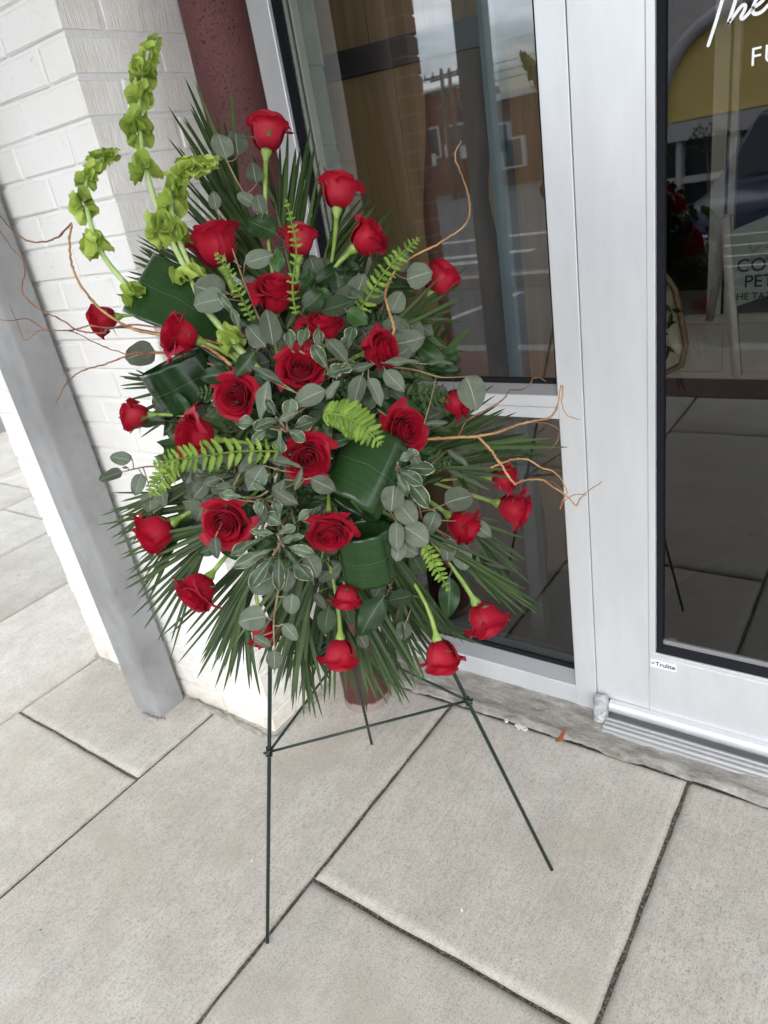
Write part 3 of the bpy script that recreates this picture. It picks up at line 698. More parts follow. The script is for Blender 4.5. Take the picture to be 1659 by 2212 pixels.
# ------------------------------------------------------------------ inside the shop
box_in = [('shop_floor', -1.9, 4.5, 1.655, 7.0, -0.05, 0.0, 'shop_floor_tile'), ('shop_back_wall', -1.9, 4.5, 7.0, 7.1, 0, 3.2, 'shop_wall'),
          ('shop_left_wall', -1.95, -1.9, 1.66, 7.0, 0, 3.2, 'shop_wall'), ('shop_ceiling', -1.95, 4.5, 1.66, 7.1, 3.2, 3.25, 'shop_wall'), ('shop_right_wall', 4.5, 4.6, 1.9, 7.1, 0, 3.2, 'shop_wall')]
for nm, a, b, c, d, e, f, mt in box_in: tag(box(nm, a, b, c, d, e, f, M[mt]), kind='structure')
tp = empty('painted_brick_return', (-1.6, 1.76, 0), 'pale green painted brick return seen through the shop window beside its left jamb', 'wall')
zz = 0.0
while zz < 2.9:
    link('brick', box_mesh('brick', -1.72, -1.462 + U(-0.003, 0.003), 1.665, 1.872, zz + 0.004, zz + 0.196, 0.014, 2, 0.004), M['pale_green_painted_brick'], tp)
    zz += 0.2
link('mortar', box_mesh('mortar', -1.71, -1.470, 1.662, 1.868, 0, 3.1), M['pale_green_painted_brick'], tp)
# oak panelled screen in a black steel frame, standing at an angle behind the window
scr_o = PY(712, 150, 1.98); a_ = math.radians(17)
sdir = Vector((math.cos(a_), math.sin(a_), 0)); sn = Vector((math.sin(a_), -math.cos(a_), 0))
scr = empty('oak_screen', (scr_o.x, scr_o.y, 0), 'oak board screen in a black steel frame inside the shop window', 'screen')
def scr_box(name, u0, u1, z0, z1, t0, t1, mat, bev=0.0):
    me_ = box_mesh(name, u0, u1, -t1, -t0, z0, z1, bev, 2)
    mw_ = Matrix(((sdir.x, -sn.x, 0, scr_o.x), (sdir.y, -sn.y, 0, scr_o.y), (0, 0, 1, 0), (0, 0, 0, 1)))
    return link(name, me_, mat, scr, mw=mw_)
zb = scr_o.z
W_ = 0.66
scr_box('rail', -0.02, W_, zb - 0.035, zb + 0.035, 0.0, 0.03, M['black_steel'])
scr_box('rail', -0.02, W_, 0.0, 0.06, 0.0, 0.03, M['black_steel'])
scr_box('upright', -0.085, -0.02, 0, 3.0, 0.0, 0.03, M['black_steel'])
scr_box('upright', W_, W_ + 0.05, 0, 3.0, 0.0, 0.03, M['black_steel'])
x_ = -0.02; k = 0
for wd in (0.16, 0.17, 0.15, 0.20):
    scr_box('board', x_ + 0.001, x_ + wd - 0.001, zb + 0.036, 3.0, -0.02 + 0.001 * k, 0.008, M['oak_board']); x_ += wd; k += 1
x_ = -0.02
for q, wd in enumerate((0.22, 0.26, 0.20)):
    scr_box('board', x_ + 0.001, x_ + wd - 0.001, 0.061, zb - 0.036, -0.02, 0.008 + 0.002 * (q == 1), M['oak_board'] if q != 1 else M['oak_board']); x_ += wd
def slab_edge(u, v):
    w0 = 0.27 + 0.035 * math.sin(v * 7) + 0.02 * mnoise.noise(Vector((v * 6, 0, 0))); w1 = 0.50 + 0.04 * math.sin(v * 5 + 1) + 0.03 * mnoise.noise(Vector((v * 7, 3, 0)))
    xx = w0 + (w1 - w0) * u; e_ = min(u, 1 - u)
    return (xx, -0.012 - 0.028 * min(1, e_ * 9), 0.06 + v * (zb - 0.10))
mw_ = Matrix(((sdir.x, -sn.x, 0, scr_o.x), (sdir.y, -sn.y, 0, scr_o.y), (0, 0, 1, 0), (0, 0, 0, 1)))
link('live_edge_slab', grid('live_edge_slab', 12, 40, slab_edge), M['dark_walnut'], scr, mw=mw_)
p0, p1 = PY(1060, 40, 1.80), PY(1112, 820, 1.80)
o = box('steel_stanchion', -0.935, -0.89, 1.80, 1.85, 0.0, 3.1, M['blue_grey_steel'], None, 0.003); tag(o, 'blue grey steel upright inside the right part of the shop window', 'post')
for q, (cx_, cy_, r_) in enumerate([(-0.1, 2.15, 0.50)]):
    mv = [(cx_ + r_ * math.cos(2 * math.pi * k / 64), cy_ + r_ * math.sin(2 * math.pi * k / 64), 0.006) for k in range(64)]
    mb_ = [(x, y, 0.0) for x, y, _ in mv]
    o = link('door_mat', mesh_of('door_mat', mv + mb_, [tuple(range(64))] + [(k, 64 + k, 64 + (k + 1) % 64, (k + 1) % 64) for k in range(64)]), M['navy_mat']); tag(o, 'round dark mat on the shop floor just inside the glass door', 'mat')
# A-frame sign inside the door
YS = 2.05
sg = empty('standing_sign', (-0.30, YS, 0), 'white A-frame sign with dark capitals inside the glass door', 'sign')
def bar(name, a, b, r, mat, parent, seg=4, up=None):
    return link(name, tube_mesh(name, [a, a.lerp(b, 0.5), b], r, seg), mat, parent)
q0, q1 = PY(1567, 470, YS), PY(1593, 812, YS)
bar('leg', q0, q1, 0.015, M['white_furniture_paint'], sg)
q2 = PY(1532, 665, YS + 0.02); q2b = Vector((q2.x - 0.12, YS + 0.42, 0.01)); bar('leg', q0 + Vector((0, 0.03, 0)), PY(1533, 690, YS + 0.16), 0.014, M['white_furniture_paint'], sg)
pa, pb, pc = PY(1577, 500, YS - 0.012), PY(1590, 662, YS - 0.012), PY(1800, 590, YS - 0.012)
pd = pa + (pc - pb)
bd = mesh_of('board', [pa, pb, pc, pd] + [p + Vector((0, 0.012, 0)) for p in (pa, pb, pc, pd)], [(0, 1, 2, 3), (7, 6, 5, 4), (0, 4, 5, 1), (1, 5, 6, 2), (2, 6, 7, 3), (3, 7, 4, 0)])
link('board', bd, M['sign_board_green'], sg)
lean = Matrix.Identity(4)
for body, px, py, size in (('COTT', 1590, 588, 0.045), ('PETA', 1606, 621, 0.043), ('HE TATTERED', 1590, 648, 0.024)):
    q = PY(px, py, YS - 0.016); text('sign_text', body, size, (q.x, q.y, q.z), M['dark_lettering'], sg, bold=0.0002)
for k in range(14):
    a = U(0, 6.28); q = PY(1640 + U(-26, 26), 548 + U(-9, 9), YS - 0.0135)
    l_ = link('printed_leaf', mesh_of('printed_leaf', [q, q + Vector((math.cos(a), 0, math.sin(a))) * 0.010 + Vector((math.sin(a), 0, -math.cos(a))) * 0.004, q + Vector((math.cos(a), 0, math.sin(a))) * 0.024, q + Vector((math.cos(a), 0, math.sin(a))) * 0.010 - Vector((math.sin(a), 0, -math.cos(a))) * 0.004], [(0, 1, 2, 3)]), M['glazing_stop_grey'], sg)
# octagonal framed wreath picture leaning behind the glass
YO = 1.66
oc = [PY(x, y, YO) for x, y in [(1400, 630), (1450, 610), (1468, 640), (1480, 745), (1474, 790), (1440, 812), (1400, 822)]]
oc = [PY(x, y, YO) for x, y in [(1396, 590), (1436, 592), (1459, 628), (1482, 742), (1472, 788), (1425, 812), (1380, 806)]]
pic = empty('framed_wreath', (oc[3].x, YO, 0), 'eight sided cream framed wreath picture inside the lower left of the door glass', 'picture')
link('backing', mesh_of('backing', [p + Vector((0, 0.006, 0)) for p in oc], [tuple(range(len(oc)))[::-1]]), M['cream_linen'], pic)
link('frame', tube_mesh('frame', oc + [oc[0]], 0.007, 6), M['oak_board'], pic)
for k in range(16):
    q = PY(1436 + 16 * math.sin(k * 0.45) + U(-3, 3), 655 + k * 6.5, YO - 0.008); a = U(-1.2, 1.2) - 0.8
    d_ = Vector((math.cos(a), 0, math.sin(a))); n_ = Vector((d_.z, 0, -d_.x))
    link('leaf', mesh_of('leaf', [q, q + d_ * 0.012 + n_ * 0.005 - Vector((0, 0.004, 0)), q + d_ * 0.028, q + d_ * 0.012 - n_ * 0.005 - Vector((0, 0.002, 0))], [(0, 1, 2, 3)]), M['glossy_dark_leaf'], pic)
# white cabinet with turned feet, and pale display uprights
cab = empty('white_cabinet', (-0.5, 2.9, 0), 'low white panelled cabinet on turned feet inside the shop', 'cabinet')
box('cabinet_body', -1.05, 0.9, 2.75, 3.2, 0.62, 0.86, M['white_furniture_paint'], cab, 0.006)
for xx in (-0.95, -0.35, 0.25, 0.8):
    link('foot', tube_mesh('foot', [Vector((xx, 2.8, z_)) for z_ in (0, 0.1, 0.3, 0.34, 0.45, 0.62)], [0.02, 0.025, 0.035, 0.022, 0.04, 0.045], 10), M['white_furniture_paint'], cab)
for k in range(4): box('drawer_front', -1.0 + k * 0.47, -0.56 + k * 0.47, 2.742, 2.752, 0.65, 0.83, M['white_furniture_paint'], cab, 0.004)
for (xx, yy, w_, z0_) in ((-0.575, 2.75, 0.03, 0.86), (-0.62, 2.75, 0.055, 0.86), (-0.40, 2.75, 0.10, 0.86), (-0.12, 2.9, 0.1, 0.86)):
    o = box('display_upright', xx, xx + w_, yy, yy + 0.03, z0_, 2.9, M['white_furniture_paint'])
    tag(o, {-0.575: 'slim pale display upright standing on the cabinet, just right of the door gasket', -0.62: 'pale display upright standing on the white cabinet, leftmost', -0.40: 'broad pale display upright behind the middle of the door glass', -0.12: 'broad pale display upright behind the sign, rightmost'}[xx], 'upright', 'display uprights inside the shop')

# ------------------------------------------------------------------ the street behind the camera (seen in the glass)
o = box('brick_paving', -9, 6, -2.24, -1.241, -0.16, -0.004, M['red_paver']); tag(o, kind='structure')
o = box('kerb', -9, 6, -2.44, -2.241, -0.3, 0.0, M['kerb_concrete'], None, 0.01); tag(o, kind='structure')
gv = [(-150, -2.4, -0.14), (150, -2.4, -0.14), (150, -8, -0.42), (-150, -8, -0.42), (150, -13, -1.0), (-150, -13, -1.0), (150, -160, -1.0), (-150, -160, -1.0), (-150, 3, -0.18), (150, 3, -0.18), (150, 160, -0.18), (-150, 160, -0.18)]
o = link('ground', mesh_of('ground', gv, [(8, 9, 1, 0)[::-1], (0, 1, 2, 3)[::-1], (3, 2, 4, 5)[::-1], (5, 4, 6, 7)[::-1], (11, 10, 9, 8)[::-1]]), M['asphalt']); tag(o, kind='structure')
mk_ = []
for k in range(9):
    x0 = -16 + k * 2.8
    mk_.append(box_mesh('p', x0, x0 + 0.12, -6.6, -2.6, -0.3, -0.1))
for i, me_ in enumerate(mk_):
    for v in me_.vertices: v.co.z = -0.14 + (v.co.y + 2.4) * 0.05 + (0.008 if v.co.z > -0.2 else -0.02)
    o = link('parking_line', me_, M['road_paint']); tag(o, kind='structure')
for k in (0, 2, 3, 6):
    me_ = box_mesh('crossing_bar', -22 + k, -10 + 0.4 * k, -12.2 - k * 1.3, -11.7 - k * 1.3, -1.2, -0.95)
    for v in me_.vertices:
        gz = -0.42 - max(0, min(5, -8 - v.co.y)) * 0.116; v.co.z = gz + (0.012 if v.co.z > -1.1 else -0.03)
    o = link('crossing_bar', me_, M['road_paint']); tag(o, kind='structure')
# yellow shop across the lot with a round-topped gable
ye = empty('yellow_shop', (-4, -13, -1), 'yellow shop with white arched gable trim, reflected in the door glass', 'building')
YB = -13.0
def mirror_pt(x, y, Yreal):
    d = ray(x, y); Yv = 2 * SF - Yreal; t = (Yv - 0) / d.y; p = CAM + d * t
    return Vector((p.x, Yreal, p.z))
ya_, yb_ = mirror_pt(1433, 268, YB), mirror_pt(1659, 205, YB)
zy = ya_.z; xL = mirror_pt(1425, 100, YB).x
arch = mirror_pt(1600, 5, YB); xc = mirror_pt(1650, 3, YB).x; rad = xc - xL
pts = [(xL + rad - rad * math.cos(math.radians(a)), zy + (mirror_pt(1640, -5, YB).z - zy) * math.sin(math.radians(a)) ** 0.8) for a in range(0, 181, 9)]
link('gable', mesh_of('gable', [(x, YB, z_) for x, z_ in pts] + [(x, YB - 0.4, z_) for x, z_ in pts], [tuple(range(len(pts)))] + [(i, i + 1, len(pts) + i + 1, len(pts) + i) for i in range(len(pts) - 1)]), M['yellow_stucco'], ye)
link('gable_trim', tube_mesh('gable_trim', [Vector((x, YB + 0.1, z_ + 0.05)) for x, z_ in pts], 0.13, 6), M['pale_trim'], ye)
box('upper_storey', xL - 0.45, xL + 2 * rad + 3, YB - 0.45, YB - 6, -1.0, zy + 2.6, M['pale_trim'], ye)
box('fascia', xL - 0.5, xL + 2 * rad + 1, YB - 0.02, YB + 0.12, zy - 0.35, zy - 0.02, M['pale_trim'], ye)
zb0 = mirror_pt(1433, 540, YB).z
box('shopfront_wall', xL - 0.5, xL + 2 * rad + 1, YB - 0.44, YB - 0.3, -1.0, zy - 0.03, M['far_glass'], ye)
box('plinth', xL - 0.5, xL + 2 * rad + 1, YB - 0.3, YB + 0.05, -1.0, zb0, M['kerb_concrete'], ye)
for k in range(7):
    xx = xL + 0.3 + k * 0.95; w_ = 0.22 if k % 2 else 0.10
    box('window_post', xx, xx + w_, YB - 0.3, YB + 0.03, zb0, zy - 0.36, M['pale_trim'], ye)
box('window_bar', xL - 0.5, xL + 2 * rad + 1, YB - 0.3, YB - 0.02, zb0 + (zy - zb0) * 0.52, zb0 + (zy - zb0) * 0.52 + 0.12, M['pale_trim'], ye)
# red brick building far away
rb = empty('brick_building', (-40, -58, -1), 'distant red brick building reflected in the shop window', 'building')
YR = -57.5
h1, h2, hb = mirror_pt(925, 205, YR), mirror_pt(1000, 222, YR), mirror_pt(930, 395, YR)
xs_ = mirror_pt(985, 200, YR).x
box('wall', -70, xs_, YR - 8, YR, -1.0, h1.z, M['far_red_brick'], rb)
box('wall', xs_ + 0.01, -18, YR - 8, YR - 0.6, -1.0, h2.z - 0.4, M['far_red_brick'], rb)
box('parapet', -70, xs_, YR - 8, YR + 0.15, h1.z, h1.z + 0.3, M['pale_trim'], rb)
box('parapet', xs_ + 0.02, -18, YR - 8, YR - 0.4, h2.z - 0.4, h2.z + 0.1, M['pale_trim'], rb)
for (x, y, w_, hh) in ((930, 310, 1.7, 2.2), (985, 300, 1.7, 2.0), (1075, 300, 1.7, 2.0), (1105, 330, 1.7, 2.0)):
    q = mirror_pt(x, y, YR)
    fr = box('window', q.x - w_ / 2 - 0.15, q.x + w_ / 2 + 0.15, YR - 0.62, YR + 0.08, q.z - hh / 2 - 0.15, q.z + hh / 2 + 0.15, M['pale_trim'], rb)
    box('pane', q.x - w_ / 2, q.x + w_ / 2, YR - 0.5, YR + 0.10, q.z - hh / 2, q.z + hh / 2, M['far_glass'], fr)
for i, (x, y) in enumerate(((937, 345), (968, 326), (990, 330), (1003, 328))):
    q = mirror_pt(x, y, YR); o = box('wall_sign', q.x - 0.28, q.x + 0.28, YR + 0.02, YR + 0.12, q.z - 0.5, q.z + 0.5, M['pale_trim'], rb)
for i, x in enumerate((951, 968)):
    q = mirror_pt(x, 150, -48); pz = mirror_pt(x, 148 if i == 0 else 150, -48).z
    t_ = empty('utility_pole', (q.x, -48, -1), ['taller leaning', 'right hand'][i] + ' timber utility pole with crossarms beyond the brick building', 'utility pole', 'utility poles reflected in the shop window')
    link('pole', tube_mesh('pole', [Vector((q.x, -48, -1)), Vector((q.x, -48, 4)), Vector((q.x, -48, pz))], [0.2, 0.17, 0.13], 8), M['pole_wood'], t_)
    for kz in (0.5, 1.4, 2.3): box('crossarm', q.x - 1.6, q.x + 1.6, -48.1, -47.9, pz - kz, pz - kz + 0.14, M['pole_wood'], t_)
    for kx in (-1.4, -0.7, 0.7, 1.4): box('insulator', q.x + kx - 0.06, q.x + kx + 0.06, -48.06, -47.94, pz - 0.36, pz - 0.1, M['road_paint'], t_)
for i in range(3):
    pz = mirror_pt(960, 160, -48).z - 0.2 - 0.5 * i
    link_pts = [Vector((-80 + k * 12, -48, pz - 0.35 * math.sin(k % 5 / 4 * math.pi))) for k in range(12)]
    o = link('power_line', tube_mesh('power_line', link_pts, 0.025, 4), M['black_steel']); tag(o, ['topmost', 'middle', 'lowest'][i] + ' overhead power line reflected in the shop window', 'wire', 'overhead power lines')
def shrub(x, y, z_, s, mat, name, label, cat, trunk=0.0, n=420):
    t_ = empty(name, (x, y, z_), label, cat)
    if trunk: link('trunk', tube_mesh('trunk', [Vector((x, y, z_)), Vector((x + 0.05, y, z_ + trunk * 0.6)), Vector((x, y, z_ + trunk + s * 0.3))], [s * 0.06, s * 0.05, s * 0.02], 7), M['pole_wood'], t_)
    vv, ff = [], []
    for _ in range(n):
        d = Vector((U(-1, 1), U(-1, 1), U(-1, 1)))
        if d.length > 1: continue
        c_ = Vector((x, y, z_ + trunk + s * 0.55)) + Vector((d.x * s, d.y * s * 0.8, d.z * s * 0.6)) * (0.8 + 0.4 * R())
        a = Vector((U(-1, 1), U(-1, 1), U(-1, 1))).normalized() * s * 0.10; b_ = Vector((U(-1, 1), U(-1, 1), U(-1, 1))).normalized() * s * 0.07
        k = len(vv); vv += [c_ - a, c_ + b_, c_ + a, c_ - b_]; ff.append((k, k + 1, k + 2, k + 3))
    link('crown' if trunk else 'foliage', mesh_of('foliage', vv, ff), mat, t_)
for i, (px, s) in enumerate(((1440, 0.35), (1478, 0.42), (1530, 0.35), (1590, 0.5), (1640, 0.5), (1700, 0.45))):
    q = mirror_pt(px, 575 - i * 6, -8.2); shrub(q.x, -8.2, -0.45, s, M['brown_shrub'], 'bare_shrub', ['small brown shrub at the left end of the planting strip', 'second brown shrub from the left in the planting strip', 'low brown shrub in the middle of the planting strip', 'largest russet shrub behind the dark car', 'russet shrub right of the largest one', 'brown shrub at the right end of the planting strip'][i], 'shrub')
o = box('planter_kerb', -12, 8, -7.6, -7.3, -0.6, -0.22, M['kerb_concrete']); tag(o, kind='structure')
q = mirror_pt(1522, 480, -9.4); shrub(q.x, -9.4, -0.6, 0.35, M['tree_green'], 'young_tree', 'young slim street tree in front of the yellow shop', 'tree', 1.6, 300)
for i, (x, s) in enumerate(((-14, 2.8), (-9, 2.6), (-46, 2.4), (-52, 2.6))):
    shrub(x, -40 - i, -1, s, M['tree_green'] if i % 2 else M['brown_shrub'], 'street_tree', ['tall russet tree beside the far brick building', 'dark green tree nearer the yellow shop', 'russet tree in front of the far brick building', 'small dark green tree in front of the far brick building'][i], 'tree', 2.0, 900)
for i, (xa, xb, mt, lab) in enumerate(((778, 886, 'far_red_brick', 'broad brick canopy pillar by the kerb, reflected over the oak boards'), (986, 1050, 'steel_dark', 'slim dark canopy post by the kerb, reflected right of the brick one'))):
    X0, X1 = mirror_pt(xa, 200, -1.0).x, mirror_pt(xb, 200, -1.0).x
    t_ = empty('canopy_pillar', ((X0 + X1) / 2, -1.0, 0), lab, 'pillar')
    if i == 0:
        link('mortar', box_mesh('mortar', X0 + 0.01, X1 - 0.01, -0.99, -1.09, 0, 3.25), M['kerb_concrete'], t_)
        for k in range(32): link('brick', box_mesh('brick', X0, X1, -1.10, -0.98, k * 0.1 + 0.005, k * 0.1 + 0.095, 0.004, 1), M[mt], t_)
    else: link('shaft', box_mesh('shaft', X0, X1, -1.06, -0.98, 0, 3.25, 0.006, 2), M['blue_grey_steel'], t_)
# dark blue car parked nose to the kerb
car = empty('parked_car', (-0.75, -5.4, -0.14), 'dark blue car parked nose to the kerb, reflected in the door glass', 'car')
prof = [(-2.95, 0.42, 0.82), (-3.02, 0.62, 0.93), (-3.05, 0.80, 0.96), (-3.12, 0.93, 0.95), (-3.5, 1.02, 0.96), (-4.15, 1.08, 0.96), (-4.3, 1.10, 0.95), (-4.9, 1.58, 0.74), (-5.2, 1.66, 0.72), (-6.6, 1.66, 0.72), (-7.3, 1.2, 0.90), (-7.75, 1.1, 0.93), (-7.8, 0.5, 0.93)]
def carbody():
    vv, ff = [], []
    n = len(prof)
    for (y, zt, w_) in prof:
        zb_ = 0.22 if zt > 0.5 else 0.25
        ws = 0.97 if zt > 1.12 else w_
        sec = [(-0.90, zb_), (-ws, 0.55), (-0.96 if zt > 0.9 else -w_, min(zt, 0.98)), (-w_ + 0.03, zt - 0.05), (-w_ * 0.75, zt), (0, zt + 0.035), (w_ * 0.75, zt), (w_ - 0.03, zt - 0.05), (0.96 if zt > 0.9 else w_, min(zt, 0.98)), (ws, 0.55), (0.90, zb_)]
        vv += [Vector((-0.75 + x, y, z_ - 0.14 - 0.02)) for x, z_ in sec]
    m_ = 11
    for i in range(n - 1):
        for k in range(m_ - 1): ff.append((i * m_ + k, i * m_ + k + 1, (i + 1) * m_ + k + 1, (i + 1) * m_ + k))
    ff.append(tuple(range(m_))); ff.append(tuple((n - 1) * m_ + k for k in range(m_))[::-1])
    return mesh_of('body', vv, ff, True)
link('body', carbody(), M['car_paint'], car)
ws_ = mesh_of('windscreen', [(-0.75 - 0.80, -4.33, 0.98), (-0.75 + 0.80, -4.33, 0.98), (-0.75 + 0.66, -4.88, 1.42), (-0.75 - 0.66, -4.88, 1.42)], [(0, 1, 2, 3)])
link('windscreen', ws_, M['far_glass'], car)
for k in range(5): box('grille_bar', -0.75 - 0.52, -0.75 + 0.52, -3.04, -2.985, 0.36 + k * 0.075, 0.372 + k * 0.075, M['chrome'], car, 0.004)
box('grille', -0.75 - 0.54, -0.75 + 0.54, -3.06, -3.0, 0.33, 0.70, M['black_steel'], car)
for s in (-1, 1):
    box('headlight', -0.75 + s * 0.58, -0.75 + s * 0.86, -3.14, -2.99, 0.52, 0.68, M['headlight_lens'], car, 0.03, 2)
    for yy in (-3.75, -6.85):
        link('wheel', tube_mesh('wheel', [Vector((-0.75 + s * 0.97, yy, 0.20)), Vector((-0.75 + s * 0.86, yy, 0.20)), Vector((-0.75 + s * 0.74, yy, 0.20))], [0.33, 0.345, 0.33], 28), M['tyre_rubber'], car)
        link('rim', tube_mesh('rim', [Vector((-0.75 + s * 0.985, yy, 0.20)), Vector((-0.75 + s * 0.965, yy, 0.20))], [0.19, 0.21], 20), M['chrome'], car)
box('bumper', -0.75 - 0.88, -0.75 + 0.88, -3.06, -2.93, 0.12, 0.30, M['car_paint'], car, 0.03, 2)
# crumbs on the ground by the sill
lf = mesh_of('fallen_leaf', [PZ(1207, 1603, 0.022), PZ(1214, 1597, 0.024), PZ(1221, 1606, 0.018), PZ(1217, 1592, 0.028), PZ(1223, 1577, 0.032), PZ(1218, 1572, 0.034), PZ(1211, 1585, 0.030), PZ(1201, 1598, 0.020), PZ(1198, 1602, 0.016)], [(0, 1, 6, 7), (7, 8, 0), (1, 3, 6), (1, 2, 3), (3, 4, 5, 6)])
o = link('fallen_leaf', lf, M['dried_leaf']); tag(o, 'small rust brown dried leaf scrap lying on the mortar below the window sill', 'leaf')
for i, (x, y, s) in enumerate(((1120, 1568, 0.013), (1132, 1574, 0.010), (1094, 1556, 0.008), (545, 1858, 0.004), (998, 1964, 0.0045))):
    q = PZ(x, y, 0.012 if i < 3 else 0.0015)
    me_ = box_mesh('paint_chip', -s, s * U(0.6, 1), -s * 0.6, s * 0.6, -0.002, 0.003, 0.001, 1, s * 0.12)
    o = link('paint_chip', me_, M['white_paint_chip'], mw=Matrix.Translation(q) @ Matrix.Rotation(U(0, 3), 4, 'Z'))
    tag(o, ['largest white paint chip on the mortar below the window sill', 'white paint chip right beside the largest one', 'smaller white paint chip left of the largest one', 'tiny white speck on the pavement between the front legs', 'tiny white crumb on the right hand paving slab'][i], 'paint chip')

# ================================================================== the wire easel
APEX = Vector((-0.888, 0.880, 1.327))
FL, FR, FB = PZ(578, 2037), PZ(1192, 1880), PZ(803, 1608)
easel = empty('wire_easel', (-0.85, 0.86, 0), 'dark green wire easel on three thin legs carrying the flower spray', 'easel')
W = M['green_wire']
for ft in (FL, FR, FB):
    d_ = (APEX - ft); link('leg', tube_mesh('leg', [ft + Vector((0, 0, 0.002)), ft + d_ * 0.33, ft + d_ * 0.66, APEX + d_ * 0.03], 0.0042, 10), W, easel)
JL, JR, JB = FL.lerp(APEX, 0.365), FR.lerp(APEX, 0.372), FB.lerp(APEX, 0.345)
for a, b in ((JL, JR), (JL, JB), (JR, JB)):
    d_ = (b - a).normalized()
    link('brace', tube_mesh('brace', [a - d_ * 0.012, a.lerp(b, 0.5), b + d_ * 0.012], 0.0029, 8), W, easel)
for j, ft in ((JL, FL), (JR, FR), (JB, FB)):
    ax_ = (APEX - ft).normalized(); n_ = ax_.orthogonal().normalized(); b_ = ax_.cross(n_)
    coil = [j + (n_ * math.cos(t * 0.9) + b_ * math.sin(t * 0.9)) * 0.0062 + ax_ * (t * 0.0009 - 0.012) for t in range(26)]
    link('wire_wrap', tube_mesh('wire_wrap', coil, 0.0016, 6), W, easel)
for t_ in (0.52, 0.72):
    a, b = FL.lerp(APEX, t_), FR.lerp(APEX, t_); link('brace', tube_mesh('brace', [a, a.lerp(b, 0.5), b], 0.0029, 8), W, easel)
CORE = P(665, 960, -0.05)
foam = smooth(box('floral_foam', CORE.x - 0.05, CORE.x + 0.05, CORE.y - 0.04, CORE.y + 0.04, CORE.z - 0.16, CORE.z + 0.13, M['floral_foam'], None, 0.02, 2))
tag(foam, 'dark green floral foam block hidden behind the leaves at the middle of the spray', 'floral foam')

# ================================================================== plant parts
def basis(base, d, n):
    """matrix with Y along d and Z close to n"""
    y = d.normalized(); x = y.cross(n)
    x = x.normalized() if x.length > 1e-6 else y.orthogonal().normalized()
    z_ = x.cross(y).normalized()
    return Matrix(((x.x, y.x, z_.x, base.x), (x.y, y.y, z_.y, base.y), (x.z, y.z, z_.z, base.z), (0, 0, 0, 1)))
def scaled(mt, sx, sy, sz): return mt @ Matrix.Diagonal((sx, sy, sz, 1))
def leaf_mesh(name, pw, tipk, fold, bend, wave, nu=6, nv=10, seed=0, cup=0.0):
    def fn(u, v):
        s = u * 2 - 1
        w_ = 0.5 * max(0.0, math.sin(math.pi * min(1, v) ** pw)) ** tipk
        if v < 0.02: w_ = 0.012
        x = s * w_; y = v
        z_ = abs(s) * w_ * fold + bend * v * v + wave * 0.10 * math.sin(v * 9 + seed) * s * abs(s) + wave * 0.05 * math.sin(v * 13 + seed * 2 + s * 2) * abs(s) - cup * w_ * s * s
        x += 0.03 * math.sin(v * 3 + seed) * (1 if wave else 0)
        return (x, y, z_)
    return grid(name, nu, nv, fn)
LM = {}
def LEAF(kind):
    if kind not in LM:
        out = []
        for s in range(3):
            if kind == 'round': out.append(leaf_mesh('leaf', 0.80, 0.55, 0.10, -0.04 - 0.07 * s, 0.5, seed=s * 2.1))
            elif kind == 'oval': out.append(leaf_mesh('leaf', 0.85, 0.85, 0.18, -0.06 - 0.10 * s, 0.6, seed=s * 1.7))
            elif kind == 'lance': out.append(leaf_mesh('leaf', 0.92, 1.0, 0.10, -0.08 - 0.12 * s, 0.4, seed=s * 1.3))
            elif kind == 'spoon': out.append(leaf_mesh('leaf', 1.55, 0.75, 0.16, -0.05 - 0.14 * s, 0.9, seed=s * 1.9))
            elif kind == 'strip': out.append(leaf_mesh('leaflet', 0.60, 0.50, 0.014, (-0.03, -0.13, 0.07)[s], 0.0, 2, 14, s))
            elif kind == 'pinna': out.append(leaf_mesh('leaflet', 0.62, 0.45, 0.15, -0.12 - 0.1 * s, 0.7, 4, 6, s))
        LM[kind] = out
    return LM[kind]
MESHCACHE = {}
def inst(name, me, mat, parent, mw):
    key = (me.name, mat.name)
    if key not in MESHCACHE:
        c = me if not me.materials else me.copy()
        c.materials.clear(); c.materials.append(mat); MESHCACHE[key] = c
    return link(name, MESHCACHE[key], None, parent, mw=mw)
def place_leaf(parent, kind, mat, base, tip, width, normal, name='leaf', var=None, bendk=1.0):
    d = tip - base; ln = d.length
    me = LEAF(kind)[random.randrange(3) if var is None else var]
    return inst(name, me, mat, parent, scaled(basis(base, d, normal), width, ln, ln * bendk))
def jitn(k=0.35, up=0.15):
    return (-FWD + Vector((U(-k, k), U(-k, k), U(-k, k) + up))).normalized()
def scr(dx, dy): return (RIGHT * dx + DOWN * dy)

